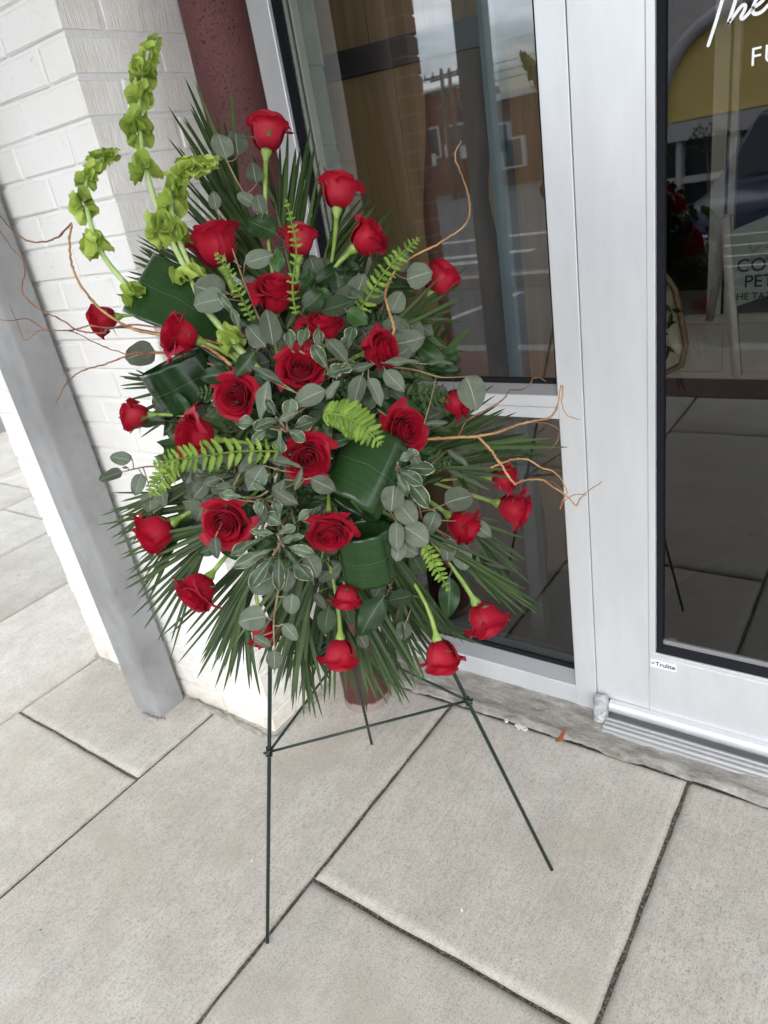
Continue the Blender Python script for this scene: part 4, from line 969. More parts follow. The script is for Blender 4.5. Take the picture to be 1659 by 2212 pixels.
# ------------------------------------------------------------------ roses
PETALS = {}
def petal_mesh(var, i, N, op, rng):
    s = i / (N - 1.0)
    th = i * 2.399 + rng.uniform(-0.2, 0.2)
    Rr = 0.045 + (0.345 + 0.05 * op) * s ** 0.70 + (rng.uniform(-0.022, 0.022) if i > 3 else 0)
    H = 0.68 + 0.09 * math.sin(math.pi * min(1, s * 1.1)) - 0.03 * s
    if op < 0.35: H *= 1.07
    z0 = 0.07 * (1 - s)
    half = 1.75 * (1 - s) ** 1.4 + 0.88
    curl = max(0.0, (s - 0.12) / 0.88) * (0.13 + 0.14 * op) * rng.uniform(0.55, 1.5)
    tipc = rng.uniform(-0.35, 0.35); ph = rng.uniform(0, 6); ph2 = rng.uniform(0, 6)
    droop = rng.uniform(0.25, 0.8); lift = rng.uniform(-0.05, 0.03)
    def fn(u, v):
        x = u * 2 - 1
        r = Rr * (1 - (1 - v) ** 2.9) ** 0.46
        r *= 1 - 0.10 * v ** 3 * (1 - s) + 0.05 * s * v ** 2
        zz_ = z0 + (H + lift * s) * v
        ang = th + x * half * (0.45 + 0.55 * v ** 0.5)
        zz_ -= H * 0.13 * abs(x) ** 4 * v ** 2
        zz_ += 0.02 * s * max(0, 1 - abs(x - tipc) * 3) * v ** 6
        k = max(0.0, (v - 0.70) / 0.30)
        cc = curl * (0.68 + 0.58 * min(1.1, abs(x + tipc)) ** 1.3)
        r += cc * k ** 1.6; zz_ -= cc * droop * k ** 2.4
        r += 0.026 * x + (0.010 * math.sin(x * 4.2 + ph) + 0.006 * math.sin(x * 10 + ph2)) * v ** 3 * (0.4 + s)
        zz_ += (0.014 * math.sin(x * 6.0 + ph2) + 0.006 * math.sin(x * 13 + ph)) * v ** 4 * (0.5 + s)
        return (r * math.cos(ang), r * math.sin(ang), zz_)
    return grid('petal', 12, 12, fn)
import random as _r
for var, (N, op) in enumerate(((20, 0.20), (22, 0.52), (22, 0.42), (20, 0.30))):
    rg = _r.Random(40 + var * 7)
    PETALS[var] = [petal_mesh(var, i, N, op, rg) for i in range(N)]
def sepal_fn(u, v):
    x = u * 2 - 1; w_ = 0.105 * (1 - v) ** 0.8 * (0.55 + 0.9 * v) + 0.004
    return (x * w_, v * 0.52, 0.10 * math.sin(v * 3.0) + 0.22 * v * v * -1 + abs(x) * w_ * 0.3)
SEPAL = [grid('sepal', 4, 8, lambda u, v, q=q: (lambda p: (p[0] + 0.05 * q * v * v, p[1], p[2] * (0.5 + 0.5 * q)))(sepal_fn(u, v))) for q in (0, 1, 2)]
def hip_fn(u, v):
    a = u * 2 * math.pi; prof_ = [(0.055, -0.20), (0.075, -0.12), (0.115, -0.04), (0.13, 0.02), (0.10, 0.08)]
    k = v * 4; i = min(3, int(k)); f = k - i
    r = prof_[i][0] * (1 - f) + prof_[i + 1][0] * f; z_ = prof_[i][1] * (1 - f) + prof_[i + 1][1] * f
    return (r * math.cos(a), r * math.sin(a), z_)
HIP = grid('receptacle', 10, 4, hip_fn, True)
FOOT = P(680, 985, -0.06)
def rose(cx, cy, wpx, dx, dy, face, var, label, b=None, sep=0.6, foot=None):
    b = dome(cx, cy) if b is None else b
    c = P(cx, cy, b); size = wpx * depth(c) / FPX / (0.96, 1.02, 0.99, 0.97)[var] * 0.98
    sd_ = scr(dx, dy); sd_ = sd_.normalized() if sd_.length > 0 else Vector((0, 0, 1))
    tc = (CAM - c).normalized()
    ax = (sd_ * math.cos(math.asin(face)) + tc * face).normalized()
    base = c - ax * size * 0.45
    rt = empty('red_rose', base, label, 'rose', 'long stemmed red roses in the spray')
    q = ax.to_track_quat('Z', 'Y').to_matrix().to_4x4()
    mw_ = Matrix.Translation(base) @ q @ Matrix.Rotation(U(0, 6.28), 4, 'Z') @ Matrix.Scale(size, 4)
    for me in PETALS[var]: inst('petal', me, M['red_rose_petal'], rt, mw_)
    inst('receptacle', HIP, M['rose_stem'], rt, mw_)
    for k in range(5):
        a = k * 1.2566 + U(-0.2, 0.2); out = U(0.05, 1.15) if R() < sep else U(-1.0, -0.3)
        sm_ = mw_ @ Matrix.Rotation(a, 4, 'Z') @ Matrix.Translation((0, 0.12, 0.0)) @ Matrix.Rotation(math.pi / 2 - out if out > 0 else math.pi / 2 + 0.05, 4, 'X')
        inst('sepal', SEPAL[k % 3], M['sepal_green'], rt, sm_)
    ft = foot or (FOOT + Vector((U(-0.04, 0.04), U(-0.03, 0.03), U(-0.09, 0.09))))
    p0 = base - ax * size * 0.15; L_ = (ft - p0).length
    p1 = p0 - ax * L_ * 0.35; p2 = ft.lerp(p0, 0.35) + Vector((0, 0, 0.01))
    pts_ = []
    for i in range(15):
        t = i / 14; pts_.append(p0 * (1 - t) ** 3 + p1 * 3 * t * (1 - t) ** 2 + p2 * 3 * t * t * (1 - t) + ft * t ** 3)
    link('stem', tube_mesh('stem', pts_, [size * (0.060 if i < 2 else 0.047) * 0.92 for i in range(15)], 8), M['rose_stem'], rt)
    return rt
ROSES = [
 (578, 285, 92, 0.06, -1, 0.12, 0, 'topmost red rose, upright in profile on a long pale stem before the maroon column'),
 (730, 412, 90, 0.05, -1, 0.06, 0, 'upright red rose before the window, second from the top, with long green sepals'),
 (797, 512, 92, 0.78, -0.62, 0.30, 2, 'red rose leaning right just below and right of the second from the top'),
 (465, 527, 112, -0.35, -0.93, 0.32, 3, 'large dark red rose beside the lower bells of ireland, partly behind palm leaflets'),
 (646, 520, 80, 0.05, -1, 0.10, 3, 'red rose behind the slim upright fern, left of the tall maroon stemmed one'),
 (597, 633, 100, 0.08, -1, 0.56, 2, 'open red rose above a short bare stem in the upper middle of the spray'),
 (952, 602, 82, 0.50, -0.86, 0.08, 0, 'red rose crossed by palm blades at the upper right against the window'),
 (222, 690, 70, -0.98, 0.18, 0.10, 3, 'leftmost red rose, facing left with the willow twig across it'),
 (385, 722, 98, -0.85, -0.28, 0.42, 2, 'red rose facing left above the curled aspidistra loop'),
 (700, 706, 88, 0.10, -1, 0.52, 2, 'half hidden red rose above the variegated leaves, right of centre'),
 (823, 757, 88, 0.92, -0.20, 0.55, 2, 'red rose where the long golden willow twig ends'),
 (650, 798, 98, 0.2, -0.8, 0.93, 1, 'fully open red rose with a spiral heart near the middle of the spray'),
 (512, 856, 98, -0.5, 0.1, 0.93, 1, 'open red rose left of the middle beside a broad serrated leaf'),
 (990, 868, 72, 1, 0.18, 0.10, 0, 'red rose at the right partly covered by a round eucalyptus leaf'),
 (292, 898, 70, -1, 0.05, 0.05, 3, 'small red rose at the far left behind two pointed glossy leaves'),
 (417, 943, 104, -0.98, -0.12, 0.45, 2, 'red rose facing left with the yellow green fern across its lower edge'),
 (664, 988, 104, 0.1, 0.2, 0.96, 1, 'fully open red rose in the very middle, left of the glossy rolled leaf'),
 (873, 930, 104, 0.6, -0.1, 0.84, 1, 'open red rose touching the right side of the glossy rolled leaf'),
 (1090, 1032, 66, 0.98, 0.0, 0.08, 0, 'smaller of the two red roses at the far right, the upper one'),
 (1112, 1099, 84, 0.93, 0.30, 0.22, 3, 'lower red rose at the far right in front of the mullion side'),
 (337, 1153, 94, -0.82, 0.55, 0.18, 3, 'red rose hanging outward at the lower left before the grey post'),
 (490, 1127, 108, -0.25, 0.25, 0.90, 1, 'large open red rose with many petals in the lower left of the spray'),
 (713, 1147, 98, 0.05, 1, 0.72, 1, 'open red rose nodding down beside the lower rolled leaf'),
 (1002, 1136, 84, 0.80, 0.58, 0.15, 0, 'red rose at the lower right beside grey round leaves'),
 (425, 1280, 96, -0.62, 0.78, 0.35, 2, 'red rose pointing down left above the bare palm tips'),
 (749, 1290, 68, 0.0, 1, 0.05, 0, 'red rose hanging straight down below the lower rolled leaf'),
 (572, 1368, 74, 0.25, 0.95, 0.05, 3, 'red rose half hidden behind drooping palm leaflets and eucalyptus'),
 (737, 1415, 82, 0.05, 1, 0.05, 0, 'lowest red rose in the middle, hanging upside down'),
 (1050, 1338, 92, 0.52, 0.85, 0.12, 3, 'red rose with reflexed sepals hanging at the lower right end of a long stem'),
 (953, 1420, 88, 0.22, 0.97, 0.06, 0, 'lowest red rose of all, hanging beside the right leg of the easel'),
]
for r_ in ROSES:
    cx, cy, w_, dx, dy, fc, var, lab = r_
    rose(cx, cy, w_, dx, dy, fc, var, lab, b={578: 0.0, 572: -0.035, 465: 0.0, 646: -0.01, 385: 0.065, 417: 0.095, 292: 0.0, 737: 0.02, 953: 0.03, 749: 0.04, 1050: 0.02}.get(cx))

# ------------------------------------------------------------------ palm fronds
def frond(stalk, tips, wpx, label, b0=-0.02, b1=-0.05, start=0.25, kind='strip', mat='palm_leaflet', name='palm_frond', cat='palm frond', group='palm fronds fanning out of the spray', bend=1.0):
    if stalk[-1][1] > 1150: b0 += 0.05; b1 += 0.05
    sp_ = [P(x, y, b0 + (b1 - b0) * i / max(1, len(stalk) - 1)) for i, (x, y) in enumerate(stalk)]
    c = catmull(sp_, 8); n = len(c)
    rt = empty(name, c[0], label, cat, group)
    link('rachis', tube_mesh('rachis', c, [0.0032 * (1 - 0.6 * i / n) for i in range(n)], 6), M['palm_stalk'], rt)
    t2 = []
    for a_, b_ in zip(tips, tips[1:] + tips[-1:]):
        t2.append(a_)
        if kind == 'strip' and wpx < 20 and a_ != b_:
            rx, ry = stalk[-1]; kx_ = U(0.80, 0.98); mx_, my_ = (a_[0] + b_[0]) / 2 + U(-5, 5), (a_[1] + b_[1]) / 2 + U(-5, 5)
            t2.append((rx + (mx_ - rx) * kx_, ry + (my_ - ry) * kx_))
    tips = t2
    for k, (tx, ty) in enumerate(tips):
        t = start + (1 - start) * (k + 0.5) / len(tips); q = c[min(n - 1, int(t * (n - 1)))]
        tip = P(tx, ty, b1 + U(-0.03, 0.03)); w_ = wpx * (0.76 if wpx < 20 else 1.0) * depth(q) / FPX * U(0.8, 1.15)
        nn = (-FWD + scr(U(-0.5, 0.5), U(-0.5, 0.5))).normalized()
        place_leaf(rt, kind, M[mat], q, tip, w_, nn, 'leaflet', bendk=bend * U(0.6, 1.2))
    return rt
frond([(650, 760), (610, 640), (560, 520), (510, 420)], [(302, 488), (286, 505), (288, 513), (330, 440), (345, 400), (358, 282), (375, 283), (368, 245), (377, 218), (393, 201), (397, 189), (421, 189), (452, 232), (470, 262), (500, 202)], 15, 'large palm frond fanning up left behind the bells of ireland', 0.0, -0.10, 0.1)
frond([(650, 780), (600, 650), (545, 520), (500, 440)], [(300, 530), (340, 500), (372, 470), (390, 430), (402, 395), (420, 352), (432, 330), (455, 320), (474, 330), (500, 345)], 14, 'shorter palm frond layered inside the big upper left one', -0.02, -0.08, 0.15)
frond([(665, 760), (640, 640), (618, 540), (590, 420)], [(716, 345), (703, 347), (681, 322), (670, 317), (666, 287), (650, 330), (630, 285), (608, 320), (545, 330), (530, 350)], 14, 'palm frond rising behind the topmost rose', 0.0, -0.09, 0.35)
frond([(680, 760), (690, 640), (705, 540), (730, 470)], [(863, 471), (851, 463), (839, 459), (805, 434), (796, 430), (805, 423), (760, 420), (716, 372), (700, 360)], 13, 'palm frond behind the second rose from the top, pointing up right', 0.0, -0.10, 0.2)
frond([(640, 800), (520, 700), (400, 610), (360, 570)], [(300, 640), (268, 595), (269, 582), (280, 560), (282, 548), (300, 530), (330, 515)], 12, 'palm frond peeping out left of the dark folded aspidistra leaf', -0.05, -0.10, 0.4)
frond([(600, 900), (480, 850), (380, 830), (340, 822)], [(299, 947), (275, 900), (254, 840), (257, 827), (262, 812), (290, 800)], 11, 'small palm frond behind the curled aspidistra loop at the left', -0.05, -0.10, 0.4)
frond([(620, 980), (520, 1000), (430, 1030), (380, 1060)], [(235, 1173), (222, 1154), (212, 1126), (240, 1110), (252, 1156), (262, 1085), (275, 1173), (268, 1140)], 11, 'thin palm frond sweeping down left across the grey post', 0.0, -0.03, 0.55)
frond([(640, 1040), (540, 1100), (470, 1150), (440, 1190)], [(257, 1206), (262, 1190), (256, 1229), (300, 1160), (265, 1263), (267, 1286), (292, 1336), (305, 1361), (340, 1390), (364, 1423)], 13, 'palm frond fanning low left behind the open lower left rose', -0.02, -0.08, 0.3)
frond([(640, 1060), (590, 1150), (545, 1210), (520, 1260)], [(420, 1400), (432, 1440), (445, 1459), (460, 1440), (474, 1459), (485, 1454), (500, 1449), (522, 1439), (541, 1470), (549, 1456)], 13, 'palm frond hanging straight down over the white bricks', -0.04, -0.10, 0.15)
frond([(680, 1080), (670, 1180), (650, 1280), (630, 1340)], [(550, 1476), (570, 1440), (597, 1500), (602, 1506), (629, 1528), (634, 1533), (662, 1546), (671, 1549), (687, 1553), (704, 1545)], 14, 'palm frond hanging toward the foot of the brick pillar', -0.02, -0.07, 0.1)
frond([(700, 1080), (700, 1180), (670, 1280), (650, 1350)], [(500, 1400), (530, 1420), (552, 1440), (580, 1470), (610, 1480), (640, 1500), (668, 1520), (700, 1490), (716, 1470)], 14, 'second palm frond layered over the one at the foot of the brick pillar', -0.01, -0.05, 0.1)
frond([(720, 1080), (745, 1180), (760, 1290), (770, 1360)], [(914, 1471), (941, 1462), (906, 1491), (920, 1440), (898, 1507), (889, 1524), (879, 1529), (860, 1500), (801, 1549), (790, 1500)], 14, 'palm frond hanging over the maroon column foot', -0.04, -0.09, 0.3)
frond([(760, 1080), (820, 1160), (850, 1240), (870, 1290)], [(1014, 1423), (1026, 1401), (977, 1389), (1000, 1380), (950, 1380), (932, 1396), (910, 1350), (869, 1384), (850, 1370)], 12, 'palm frond pointing down right above the lowest rose', 0.0, -0.06, 0.2)
frond([(780, 1080), (870, 1130), (950, 1180), (1000, 1210)], [(1136, 1244), (1060, 1220), (1136, 1275), (1151, 1284), (1100, 1262), (1161, 1299), (1162, 1309), (1171, 1319), (1174, 1323), (1179, 1337), (1120, 1330), (1080, 1310)], 12, 'palm frond fanning low right before the dark lower window pane', 0.0, -0.05, 0.25)
frond([(760, 1000), (870, 985), (960, 970), (1010, 960)], [(1060, 830), (1074, 850), (1097, 879), (1111, 892), (1104, 932), (1150, 925), (1203, 944), (1224, 960), (1180, 985), (1104, 1002), (1120, 1020)], 13, 'palm frond fanning right under the willow twigs', 0.02, -0.04, 0.3)
frond([(750, 990), (850, 1020), (940, 1010), (1000, 1010)], [(1050, 950), (1095, 960), (1144, 966), (1160, 980), (1104, 1030), (1060, 1060), (1020, 1075), (990, 1060)], 13, 'second palm frond at the right, just below the willow twigs', 0.0, -0.03, 0.3)
frond([(720, 840), (790, 760), (850, 710), (890, 680)], [(941, 600), (980, 610), (1003, 580), (1002, 637), (1000, 650), (960, 660), (1007, 681), (970, 690), (930, 700)], 12, 'palm frond crossing the upper right rose', 0.05, -0.02, 0.2)
frond([(700, 800), (760, 700), (800, 640), (820, 600)], [(790, 480), (830, 500), (860, 520), (885, 560), (900, 600), (915, 650), (880, 620), (850, 560)], 14, 'palm frond filling behind the rose that leans right', -0.02, -0.10, 0.2)
frond([(720, 880), (820, 850), (890, 830), (930, 810)], [(937, 670), (967, 655), (971, 683), (1019, 702), (955, 720), (990, 760)], 24, 'broad bladed palm leaf standing against the window at the right', -0.06, -0.11, 0.5)
frond([(700, 700), (760, 650), (800, 620)], [(850, 585), (880, 600), (900, 640), (870, 660), (830, 670)], 26, 'broad dark palm leaf behind the upright green fern', -0.04, -0.10, 0.3)

frond([(650, 1060), (610, 1150), (560, 1230), (520, 1290)], [(345, 1400), (380, 1375), (395, 1440), (418, 1470), (430, 1420), (455, 1490), (480, 1500), (505, 1480), (530, 1500), (560, 1510)], 15, 'broad palm frond hanging lower left under the bent red rose', -0.10, -0.15, 0.15)
frond([(700, 1080), (720, 1180), (730, 1290), (735, 1350)], [(600, 1480), (640, 1520), (655, 1500), (690, 1530), (720, 1520), (745, 1500), (775, 1530), (810, 1510), (835, 1520), (850, 1480)], 15, 'palm frond hanging straight down behind the lowest middle rose', -0.12, -0.16, 0.2)
frond([(760, 1080), (800, 1180), (830, 1260), (860, 1330)], [(790, 1470), (830, 1500), (868, 1515), (905, 1500), (925, 1470), (955, 1460), (985, 1430), (1010, 1440), (1030, 1390), (1060, 1400)], 14, 'palm frond hanging right of the lowest middle rose', -0.12, -0.16, 0.2)
frond([(650, 1020), (560, 1060), (470, 1090), (400, 1110)], [(245, 1060), (230, 1100), (218, 1142), (240, 1180), (255, 1200), (275, 1240), (290, 1250), (300, 1290), (320, 1300)], 13, 'palm frond spreading left behind the outward hanging rose', -0.03, -0.05, 0.4)
frond([(760, 1040), (860, 1080), (960, 1110), (1020, 1130)], [(1085, 1130), (1130, 1170), (1120, 1200), (1150, 1210), (1128, 1235), (1140, 1262), (1110, 1290), (1130, 1310)], 12, 'palm frond spreading right behind the lower right roses', -0.03, -0.05, 0.45)

# ------------------------------------------------------------------ bells of ireland
def bell_fn(q):
    def fn(u, v):
        a = u * 2 * math.pi; r = 0.09 + 0.44 * v ** 0.8
        pt = max(0, math.cos(2.5 * a + q)) ** 4 if v > 0.7 else 0
        r += 0.12 * pt * (v - 0.7) / 0.3 + 0.045 * math.sin(4 * a + q * 2) * v * v
        z_ = 0.58 * v ** 1.2 - 0.16 * v ** 3 + 0.07 * math.sin(3 * a + q) * v ** 2
        return (r * math.cos(a) * 1.0, r * math.sin(a) * 0.62, z_)
    return fn
BELL = [grid('bell', 20, 8, bell_fn(q), True) for q in (0.0, 1.3, 2.9)]
def bells(path, whorls, label, bb):
    cc = [P(x, y, bb[0] + (bb[1] - bb[0]) * i / (len(path) - 1)) for i, (x, y) in enumerate(path)]
    c = catmull(cc, 8); n = len(c)
    rt = empty('bells_of_ireland', c[0], label, 'flower stem', 'bells of ireland stems')
    link('stem', tube_mesh('stem', c, [0.0056 * (1 - 0.62 * i / n) for i in range(n)], 10), M['ireland_stem'], rt)
    for (wx, wy, sz, num) in whorls:
        k = min(range(n), key=lambda i: (lambda p: (p[0] - wx) ** 2 + (p[1] - wy) ** 2)(proj(c[i])))
        p = c[k]; t = (c[min(n - 1, k + 1)] - c[max(0, k - 1)]).normalized()
        p = P0(wx, wy, (p - EO).dot(EW)) if sz > 0 else p
        nn = t.orthogonal().normalized(); b_ = t.cross(nn); s0 = sz * depth(p) / FPX
        num = int(num * 1.15)
        for j in range(num):
            a = j * 2 * math.pi / max(1, num) + U(-0.35, 0.35)
            rad_ = (nn * math.cos(a) + b_ * math.sin(a))
            d = (rad_ * U(0.8, 1.0) + t * U(0.0, 0.45)).normalized()
            s = s0 * U(0.60, 0.78)
            bp = p + rad_ * 0.003 + t * U(-0.25, 0.15) * s0
            xx_ = (t - d * t.dot(d)).normalized(); yy_ = d.cross(xx_)
            mw_ = Matrix(((xx_.x, yy_.x, d.x, bp.x), (xx_.y, yy_.y, d.y, bp.y), (xx_.z, yy_.z, d.z, bp.z), (0, 0, 0, 1))) @ Matrix.Rotation(U(-0.35, 0.35), 4, 'Z') @ Matrix.Scale(s, 4)
            inst('bell', BELL[j % 3], M['bell_calyx'], rt, mw_)
def proj(p):
    v = p - CAM; z_ = v.dot(FWD); return (v.dot(RIGHT) / z_ * FPX + CX, v.dot(DOWN) / z_ * FPX + CY)
bells([(560, 800), (500, 735), (440, 660), (405, 590), (362, 500), (325, 400), (305, 300), (303, 200), (322, 130), (342, 92)],
      [(500, 733, 66, 7), (398, 600, 62, 6), (350, 492, 80, 9), (311, 365, 74, 6), (297, 276, 74, 7), (303, 206, 62, 7), (309, 158, 62, 7), (316, 128, 54, 6), (326, 104, 42, 6), (334, 92, 30, 5)], 'tallest bells of ireland stem, straight up before the white pillar', (0.05, -0.05))
bells([(560, 810), (470, 690), (420, 600), (388, 520), (370, 450), (378, 392), (412, 362), (450, 354), (472, 352)],
      [(415, 592, 62, 6), (378, 500, 70, 8), (374, 425, 72, 7), (388, 382, 52, 6), (404, 364, 52, 7), (424, 360, 48, 7), (444, 356, 40, 6), (462, 352, 30, 5)], 'bells of ireland stem bending over to the right', (0.0, 0.02))
bells([(545, 800), (480, 745), (400, 705), (330, 662), (265, 605), (222, 550), (198, 490), (185, 430), (190, 382), (214, 346), (245, 334)],
      [(287, 637, 62, 7), (207, 530, 68, 8), (180, 443, 64, 8), (189, 384, 50, 7), (203, 358, 42, 5), (218, 342, 40, 6), (238, 336, 34, 6), (252, 333, 24, 4)], 'leftmost bells of ireland stem, arching out before the white bricks', (0.02, 0.0))

# ------------------------------------------------------------------ ferns
def fern(path, wid, npair, mat, label, b, ang=1.15, tw=0.0, pw=0.34, group='fern fronds tucked among the roses'):
    c = catmull([P(x, y, b + (0.02 * i / len(path))) for i, (x, y) in enumerate(path)], 10); n = len(c)
    rt = empty('fern_frond', c[0], label, 'fern', group)
    link('rachis', tube_mesh('rachis', c, [0.0014 * (1 - 0.5 * i / n) for i in range(n)], 6), M[mat], rt)
    for k in range(npair):
        t = (k + 0.4) / npair; i = min(n - 2, int(t * (n - 1))); p = c[i]; d = (c[i + 1] - c[max(0, i - 1)]).normalized()
        env = math.sin(math.pi * (0.18 + 0.80 * t)) ** 0.7
        L_ = wid / 2 * depth(p) / FPX * env * U(0.9, 1.1)
        side = d.cross(-FWD).normalized()
        for s in (-1, 1):
            dd = (side * s * math.sin(ang) + d * math.cos(ang) + FWD * tw).normalized()
            place_leaf(rt, 'pinna', M[mat], p, p + dd * L_, max(0.004, L_ * pw), (-FWD + d * U(-0.5, 0.5)).normalized(), 'leaflet')
fern([(640, 680), (632, 620), (640, 540), (630, 480), (616, 428)], 34, 16, 'fern_leaf', 'slim upright light green fern before the rose left of the tall stem', 0.10)
fern([(545, 690), (520, 640), (492, 585), (464, 545)], 36, 13, 'fern_leaf', 'narrow light green fern below the large dark red rose', 0.09)
fern([(758, 700), (790, 650), (830, 590), (870, 545), (906, 514)], 58, 18, 'fern_leaf', 'upright green fern beside the long golden willow twig', 0.06)
fern([(600, 975), (520, 975), (440, 985), (380, 992), (330, 1002)], 78, 17, 'fern_leaf', 'yellow green fern lying across the left facing rose', 0.16, pw=0.30)
fern([(390, 1000), (362, 1020), (342, 1045), (328, 1068)], 62, 10, 'fern_leaf', 'short pale fern tip left of the yellow green one', 0.02)
fern([(700, 893), (742, 898), (785, 922), (824, 962)], 88, 15, 'fern_leaf', 'bright green fern resting on the glossy rolled leaf', 0.18, pw=0.37)
fern([(915, 1180), (932, 1205), (950, 1240), (970, 1277)], 42, 11, 'fern_leaf', 'small curling light green fern at the lower right', 0.08, pw=0.45)
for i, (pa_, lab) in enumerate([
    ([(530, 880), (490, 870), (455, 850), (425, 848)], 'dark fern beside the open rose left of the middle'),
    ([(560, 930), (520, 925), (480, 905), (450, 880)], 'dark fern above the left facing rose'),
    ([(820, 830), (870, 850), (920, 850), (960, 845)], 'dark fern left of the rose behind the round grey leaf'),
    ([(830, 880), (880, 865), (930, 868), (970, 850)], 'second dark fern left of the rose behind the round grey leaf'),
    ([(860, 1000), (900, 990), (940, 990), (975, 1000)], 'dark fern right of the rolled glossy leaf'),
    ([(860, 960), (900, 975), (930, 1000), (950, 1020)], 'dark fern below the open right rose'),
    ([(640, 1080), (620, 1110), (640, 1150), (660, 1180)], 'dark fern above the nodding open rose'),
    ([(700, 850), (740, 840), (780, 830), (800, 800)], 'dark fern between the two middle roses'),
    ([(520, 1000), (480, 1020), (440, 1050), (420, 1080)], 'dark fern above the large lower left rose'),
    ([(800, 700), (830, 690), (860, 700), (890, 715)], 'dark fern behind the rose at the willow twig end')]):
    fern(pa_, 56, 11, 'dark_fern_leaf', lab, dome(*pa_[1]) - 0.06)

# ------------------------------------------------------------------ aspidistra leaves, folded and rolled
def ribbon(label, axis0, axis1, path, halfk=0.5, name='aspidistra_leaf', nv=14, taper=0.0):
    """path: centre line points; the blade's width direction runs from axis0 to axis1"""
    c = catmull(path, 12); n = len(c) - 1; wv = (axis1 - axis0)
    def fn(u, v):
        k = u * n; i = min(n - 1, int(k)); f = k - i; p = c[i].lerp(c[i + 1], f)
        tp_ = 1 - taper * abs(u - 0.5) * 2
        return p + wv * (v - 0.5) * tp_ * (0.85 + 0.15 * math.sin(math.pi * u)) + Vector((0.0012 * math.sin(u * 60 + v * 3), 0.0012 * math.sin(u * 43), 0))
    # uv: stripes run along the blade (u of the uv map is across it)
    g_ = grid(name, 48, nv, lambda a, b: fn(a, b))
    ul = g_.uv_layers[0]
    for lp in g_.loops:
        vi = lp.vertex_index; ul.data[lp.index].uv = ((vi // 49) / nv, (vi % 49) / 48)
    o_ = link(name, g_, M['aspidistra_leaf'])
    md = o_.modifiers.new('thickness', 'SOLIDIFY'); md.thickness = 0.0007
    tag(o_, label, 'leaf', 'broad aspidistra leaves folded into loops'); return o_
# (a) big dark folded leaf at the left
ribbon('very broad dark aspidistra leaf folded back at the left below the bells of ireland', P(340, 548, -0.03), P(272, 672, -0.01),
       [P(560, 760, 0.0), P(480, 705, 0.02), P(400, 655, 0.03), P(330, 622, 0.02), P(300, 607, -0.005), P(312, 612, -0.04), P(400, 660, -0.06), P(520, 740, -0.06)])
# (b) loop at the left
cb_ = P(402, 822, 0.0)
def loop(label, c_, axis, r1, r2, e1, a0, a1, h):
    ax_ = axis.normalized(); e1 = (e1 - ax_ * e1.dot(ax_)).normalized(); e2 = ax_.cross(e1)
    pts_ = [c_ + e1 * r1 * math.cos(math.radians(a)) + e2 * r2 * math.sin(math.radians(a)) for a in range(a0, a1 + 1, 20)]
    return ribbon(label, c_ - ax_ * h / 2, c_ + ax_ * h / 2, pts_)
def px(n_, p): return n_ * depth(p) / FPX
up3 = Vector((0, 0, 1))
loop('aspidistra leaf curled into an open loop at the left edge of the spray', cb_, up3 + scr(-0.30, 0.0) * 1.0, px(80, cb_), px(62, cb_), RIGHT, 20, 340, px(104, cb_))
# (c) glossy roll in the centre
cc_ = P(788, 1022, 0.075)
loop('glossy rolled aspidistra leaf in the centre, catching the sky light', cc_, scr(0.46, -0.92) * 1.0 + FWD * 0.25, px(72, cc_), px(64, cc_), RIGHT, -200, 160, px(172, cc_))
# (d) lower roll
cd_ = P(790, 1196, 0.06)
loop('matt rolled aspidistra leaf directly below the glossy one', cd_, up3 + scr(0.05, 0), px(56, cd_), px(50, cd_), RIGHT, -190, 160, px(124, cd_))
ribbon('broad aspidistra blade half hidden among the hanging palm leaflets', P(585, 1345, -0.13), P(645, 1300, -0.13), [P(590, 1270, -0.12), P(620, 1330, -0.13), P(670, 1390, -0.14), P(700, 1420, -0.14)])

# ------------------------------------------------------------------ single leaves and sprigs
def leafpx(parent, kind, mat, cx, cy, ln, ang, asp, b, nk=0.35, twig=True, var=None, name='leaf'):
    a = math.radians(ang); d = scr(math.cos(a), -math.sin(a)); c = P(cx, cy, b); L_ = px(ln, c)
    tilt = FWD * U(-0.25, 0.15)
    d = (d + tilt).normalized()
    o_ = place_leaf(parent, kind, M[mat], c - d * L_ / 2, c + d * L_ / 2, L_ * asp, jitn(nk), name, var)
    return c - d * L_ / 2
def sprig(label, cat, name, tmat, foot, leaves, kind, mat, group, b=None, r=0.0013, nk=0.35):
    """leaves: (cx, cy, length px, angle deg (0 = right, 90 = up), aspect); foot: pixel of the twig's hidden end"""
    bb = b if b is not None else dome(foot[0], foot[1]) + 0.02
    mx = sum(l[0] for l in leaves) / len(leaves); my = sum(l[1] for l in leaves) / len(leaves)
    f3 = P(foot[0], foot[1], bb - 0.04)
    rt = empty(name, f3, label, cat, group)
    bases = []
    for l in leaves: bases.append(leafpx(rt, kind, mat, l[0], l[1], l[2], l[3], l[4], (b if b is not None else dome(l[0], l[1]) + 0.03) + U(-0.008, 0.012), nk))
    bases.sort(key=lambda p: (p - f3).length)
    spine = [f3]
    far = bases[-1]
    for k in (0.35, 0.7): spine.append(f3.lerp(far, k) + Vector((U(-1, 1), U(-1, 1), U(-1, 1))) * 0.006)
    spine.append(far); sc_ = catmull(spine, 6)
    link('twig', tube_mesh('twig', sc_, [r * (1.3 - 0.6 * i / len(sc_)) for i in range(len(sc_))], 6), M[tmat], rt)
    for bp in bases[:-1]:
        q = min(sc_, key=lambda s: (s - bp).length + 0.3 * max(0, (s - f3).length - (bp - f3).length))
        link('petiole', tube_mesh('petiole', [q, q.lerp(bp, 0.5) + Vector((0, 0, -0.002)), bp], r * 0.7, 5), M[tmat], rt)
    return rt
EG = 'eucalyptus sprigs in the spray'
